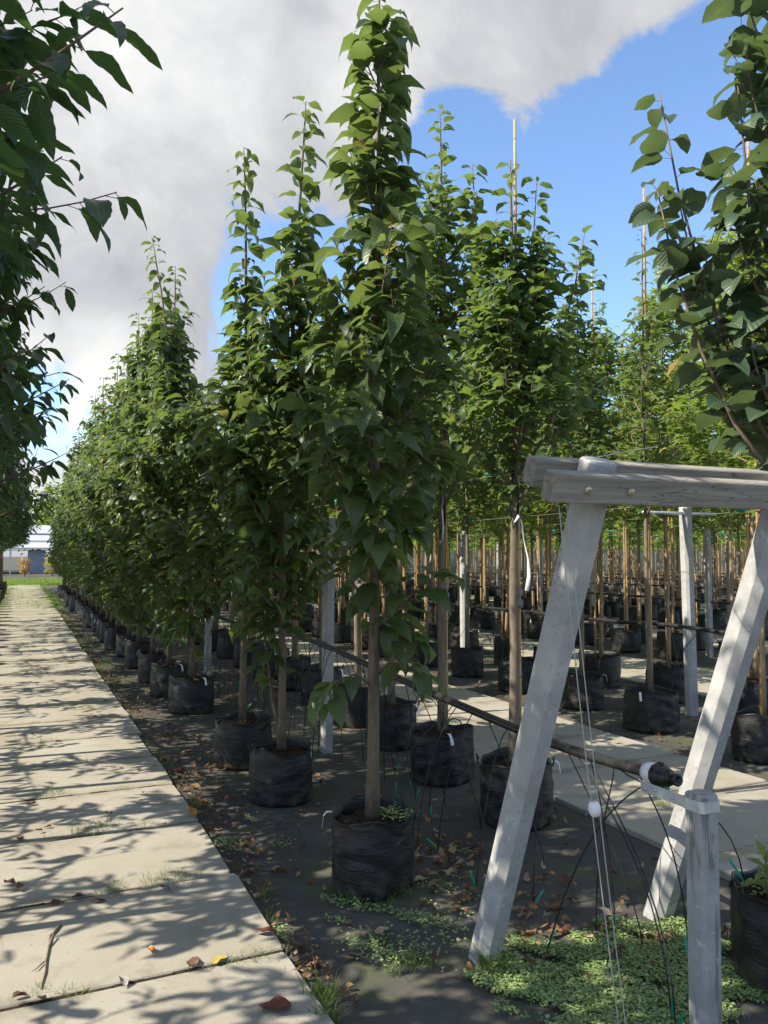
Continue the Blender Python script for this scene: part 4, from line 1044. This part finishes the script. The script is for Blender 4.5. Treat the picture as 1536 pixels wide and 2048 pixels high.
grass_obj('grass', tf, M['grass'], rg, 'fine grass tufts in slab joints, along the path edge and round the posts')
tf = []
for _ in range(900):
    c = (rg.uniform(-3.5, 3.2), rg.uniform(46, 54)); tf.append(blades(c, 14, .22, .28, rg, 0, .9, .022))
for _ in range(420):
    y = rg.uniform(26, 46); c = (rg.choice([rg.normal(-.5, .12), rg.normal(1.05, .13), rg.uniform(-.4, 1)], p=[.35, .35, .3]), y); tf.append(blades(c, 12, .14, .07, rg, .02, .9, .012))
grass_obj('grass', tf, M['far_grass'], rg, 'bright green grass across the far end of the path')

rc = np.random.default_rng(31); C_ = []
def cover(n, px0, px1, py0, py1, keep=None):
    m = 0
    while m < n:
        px, py = rc.uniform(px0, px1), rc.uniform(py0, py1); g = ray_ground(px, py, 0)
        v = math.sin(g[0] * 13 + 2) * math.sin(g[1] * 11 + 1) + .6 * math.sin(g[0] * 29 + g[1] * 23)
        if keep is None or keep(g, v): C_.append(g); m += 1
def patch(g, v):
    return (2.0 < g[1] < 3.02) and 1.55 < g[0] < 2.9 and v + 1.1 - 2.2 * abs((g[0] - 2.15) / .62) ** 4 - 2.2 * abs((g[1] - 2.46) / .42) ** 4 > rc.uniform(-.25, .35)
cover(19000, 930, 1536, 1760, 2070, patch)
cover(520, 700, 960, 1690, 1930, lambda g, v: v > .55)
cover(500, 640, 860, 1770, 1860, lambda g, v: v > .25)
for (px, py, n, s_) in [(560, 1690, 60, .04), (455, 1690, 170, .05), (560, 1872, 60, .03), (500, 1640, 40, .04), (725, 1880, 90, .05), (760, 1900, 120, .07), (830, 1900, 90, .09), (900, 1880, 70, .08), (560, 1900, 30, .03), (940, 1820, 60, .07)]:
    g = ray_ground(px, py, 0)
    for _ in range(n): C_.append(np.array([g[0] + rc.normal(0, s_), g[1] + rc.normal(0, s_), 0]))
b = np.array(C_); n = len(b); b[:, 2] = .004 + rc.uniform(0, .022, n)
az = rc.uniform(0, 6.28, n); d = np.stack([np.cos(az), np.sin(az), rc.uniform(-.1, .5, n)], 1)
V, F, uv = leaf_arrays(b, d, np.tile([0, 0, 1.0], (n, 1)) + rc.normal(0, .25, (n, 3)), rc.uniform(.006, 1, n) ** 2 * .014 + .009, rc.uniform(.008, .015, n), rc.uniform(.0, .9, n), np.full(n, .15), TINY, rc)
tag(np_mesh('ground_cover', V, F, uv, M['cover'], None), 'low green weed carpet on the ground around the slanted posts', 'ground cover', None, 'stuff')

# ------------------------------------------------------------------ far end: greenhouses, sheds, trees
def glass_roof():
    t = NT('greenhouse_roof'); return t.done(t.bsdf(t.mix(t.noise(.6, 3), (.38, .43, .47), (.48, .52, .55)), .75, .2))
M['gh_roof'] = glass_roof(); M['gh_white'] = simple('greenhouse_white', (.60, .62, .58), .5, .4, 0, 2, .05); M['gh_panel'] = simple('greenhouse_panel', (.22, .27, .32), .5, .4, 0, 2, .1)
gh = thing('greenhouse', (-6, 74, 0), 'low open-sided greenhouse with blue-grey roof at the end of the path', 'greenhouse')
mb = MB(); mb.add([(-14, 0, 2.15), (10.2, 0, 2.15), (10.2, 5, 4.3), (-14, 5, 4.3), (10.2, 10, 2.15), (-14, 10, 2.15)], [(0, 1, 2, 3), (3, 2, 4, 5), (1, 4, 2)])
mb.add([(-14, 0, 2.03), (10.2, 0, 2.03), (10.2, 10, 2.03), (-14, 10, 2.03)], [(0, 3, 2, 1)]); mb.obj('roof', M['gh_roof'], gh)
for i, z in enumerate((2.12, 2.75, 3.4)):
    g = MB(); yy = (z - 2.15) / 2.15 * 5; g.box((-14.1, yy - .10, z - .07 + .04), (10.3, yy - .02, z + .07 + .04)); g.obj('gutter', M['gh_white' if i < 2 else 'gh_panel'], gh)
for x in (-9, -4, 1, 5.2, 9.9): g = MB(); g.box((x, .0, 0), (x + .14, .14, 2.1)); g.obj('post', M['gh_white'], gh)
g = MB(); g.box((6.6, .5, 0), (8.0, .62, 2.0)); g.box((6.8, .44, .05), (7.4, .5, .9)); g.obj('panel', M['gh_panel'], gh)
wh = thing('greenhouse', (14, 62, 0), 'long white greenhouse wall glimpsed between the far trunks', 'greenhouse')
mb = MB(); mb.box((0, 0, 0), (70, 8, 3.2)); mb.obj('wall', simple('greenhouse_glazing', (.26, .29, .22), .3, .5, 0, .5, .6), wh)  # green-grey of foliage reflected in the glass, put into the wall colour
mb = MB(); mb.add([(-.3, -.2, 3.2), (70.3, -.2, 3.2), (70.3, 4, 4.4), (-.3, 4, 4.4), (70.3, 8.2, 3.2), (-.3, 8.2, 3.2)], [(0, 1, 2, 3), (3, 2, 4, 5), (0, 3, 5), (1, 4, 2)]); mb.obj('roof', M['gh_roof'], wh)
for x in range(0, 70, 2): g = MB(); g.box((x, -.06, 0), (x + .10, -.003, 3.1)); g.obj('mullion', M['gh_white'], wh)
# shrubs under the greenhouse, ochre and orange
def shrub(x, y, h, w, ca, cb2, label, seed, n=420):
    root = thing('shrub', (x, y, 0), label, 'shrub'); r = np.random.default_rng(seed)
    a = r.uniform(0, 6.28, n); z = h * r.uniform(.15, 1, n); q = w * np.sqrt(r.uniform(0, 1, n)) * (1 - .5 * np.abs(z / h - .55)); b = np.stack([q * np.cos(a), q * np.sin(a), z], 1); az = r.uniform(0, 6.28, n)
    V, F, uv = leaf_arrays(b, np.stack([np.cos(az), np.sin(az), r.uniform(-.3, .8, n)], 1), np.tile([0, 0, 1.0], (n, 1)) + r.normal(0, .4, (n, 3)), r.uniform(.12, .26, n), r.uniform(.08, .15, n), r.uniform(0, .9, n), np.full(n, .2), TINY, r)
    np_mesh('foliage', V, F, uv, green_mat('shrub_leaf', ca, cb2, cb2), root)
    mb = MB()
    for k in range(5): t_ = k * 1.25; mb.tube([(0, 0, 0), (.3 * w * math.cos(t_), .3 * w * math.sin(t_), h * .7)], [.03, .01], 5)
    mb.obj('stems', M['bark_brown'], root)
shrub(-2.2, 69.5, 1.7, 1.0, (.22, .13, .04), (.34, .20, .07), 'ochre brown shrub under the open greenhouse at the far end', 1)
shrub(.35, 66, 1.3, .42, (.45, .18, .06), (.50, .36, .10), 'small orange shrub before the blue greenhouse panel', 2, 260)
shrub(2.3, 66.5, 1.5, .7, (.30, .26, .05), (.45, .40, .10), 'yellow-green shrub just past the blue greenhouse panel', 3)
shrub(3.4, 61, 1.2, .7, (.32, .12, .05), (.40, .26, .10), 'reddish shrub between the greenhouse and the far end of the path row', 4)
# bigger trees behind
def big_tree(x, y, h, w, label, seed, group=None):
    root = thing('background_tree', (x, y, 0), label, 'tree', group); r = np.random.default_rng(seed); n = 2600
    cl = r.normal(0, 1, (26, 3)) * [w * .42, w * .42, h * .20] + [0, 0, h * .60]; k = r.integers(0, 26, n); b = cl[k] + r.normal(0, 1, (n, 3)) * [w * .16, w * .16, h * .07]; b[:, 2] = np.maximum(b[:, 2], h * .16); az = r.uniform(0, 6.28, n)
    V, F, uv = leaf_arrays(b, np.stack([np.cos(az), np.sin(az), r.uniform(-.6, .5, n)], 1), np.tile([0, 0, 1.0], (n, 1)) + r.normal(0, .4, (n, 3)), r.uniform(.25, .5, n), r.uniform(.18, .34, n), r.uniform(0, .9, n), np.full(n, .2), TINY, r)
    np_mesh('crown', V, F, uv, M['leaf_maple'] if seed % 2 else M['leaf_standard'], root)
    mb = MB(); mb.tube([(0, 0, -.1), (.1, 0, h * .3), (0, .1, h * .6), (0, 0, h * .85)], [.22, .16, .09, .03], 8); mb.obj('trunk', M['bark_brown'], root, True)
big_tree(3.2, 84, 8.6, 3.4, 'pale rounded tree rising behind the greenhouse at the path end', 5)
for i in range(9): big_tree(8 + 9 * i, 80 + 3 * (i % 3), 8 + (i % 3), 5, 'distant tree behind the long white greenhouse', 20 + i, 'trees behind the white greenhouse')
for i in range(4): big_tree(-6 - 6 * i, 90, 8, 4.5, 'distant tree behind the open-sided greenhouse', 40 + i, 'trees behind the open greenhouse')
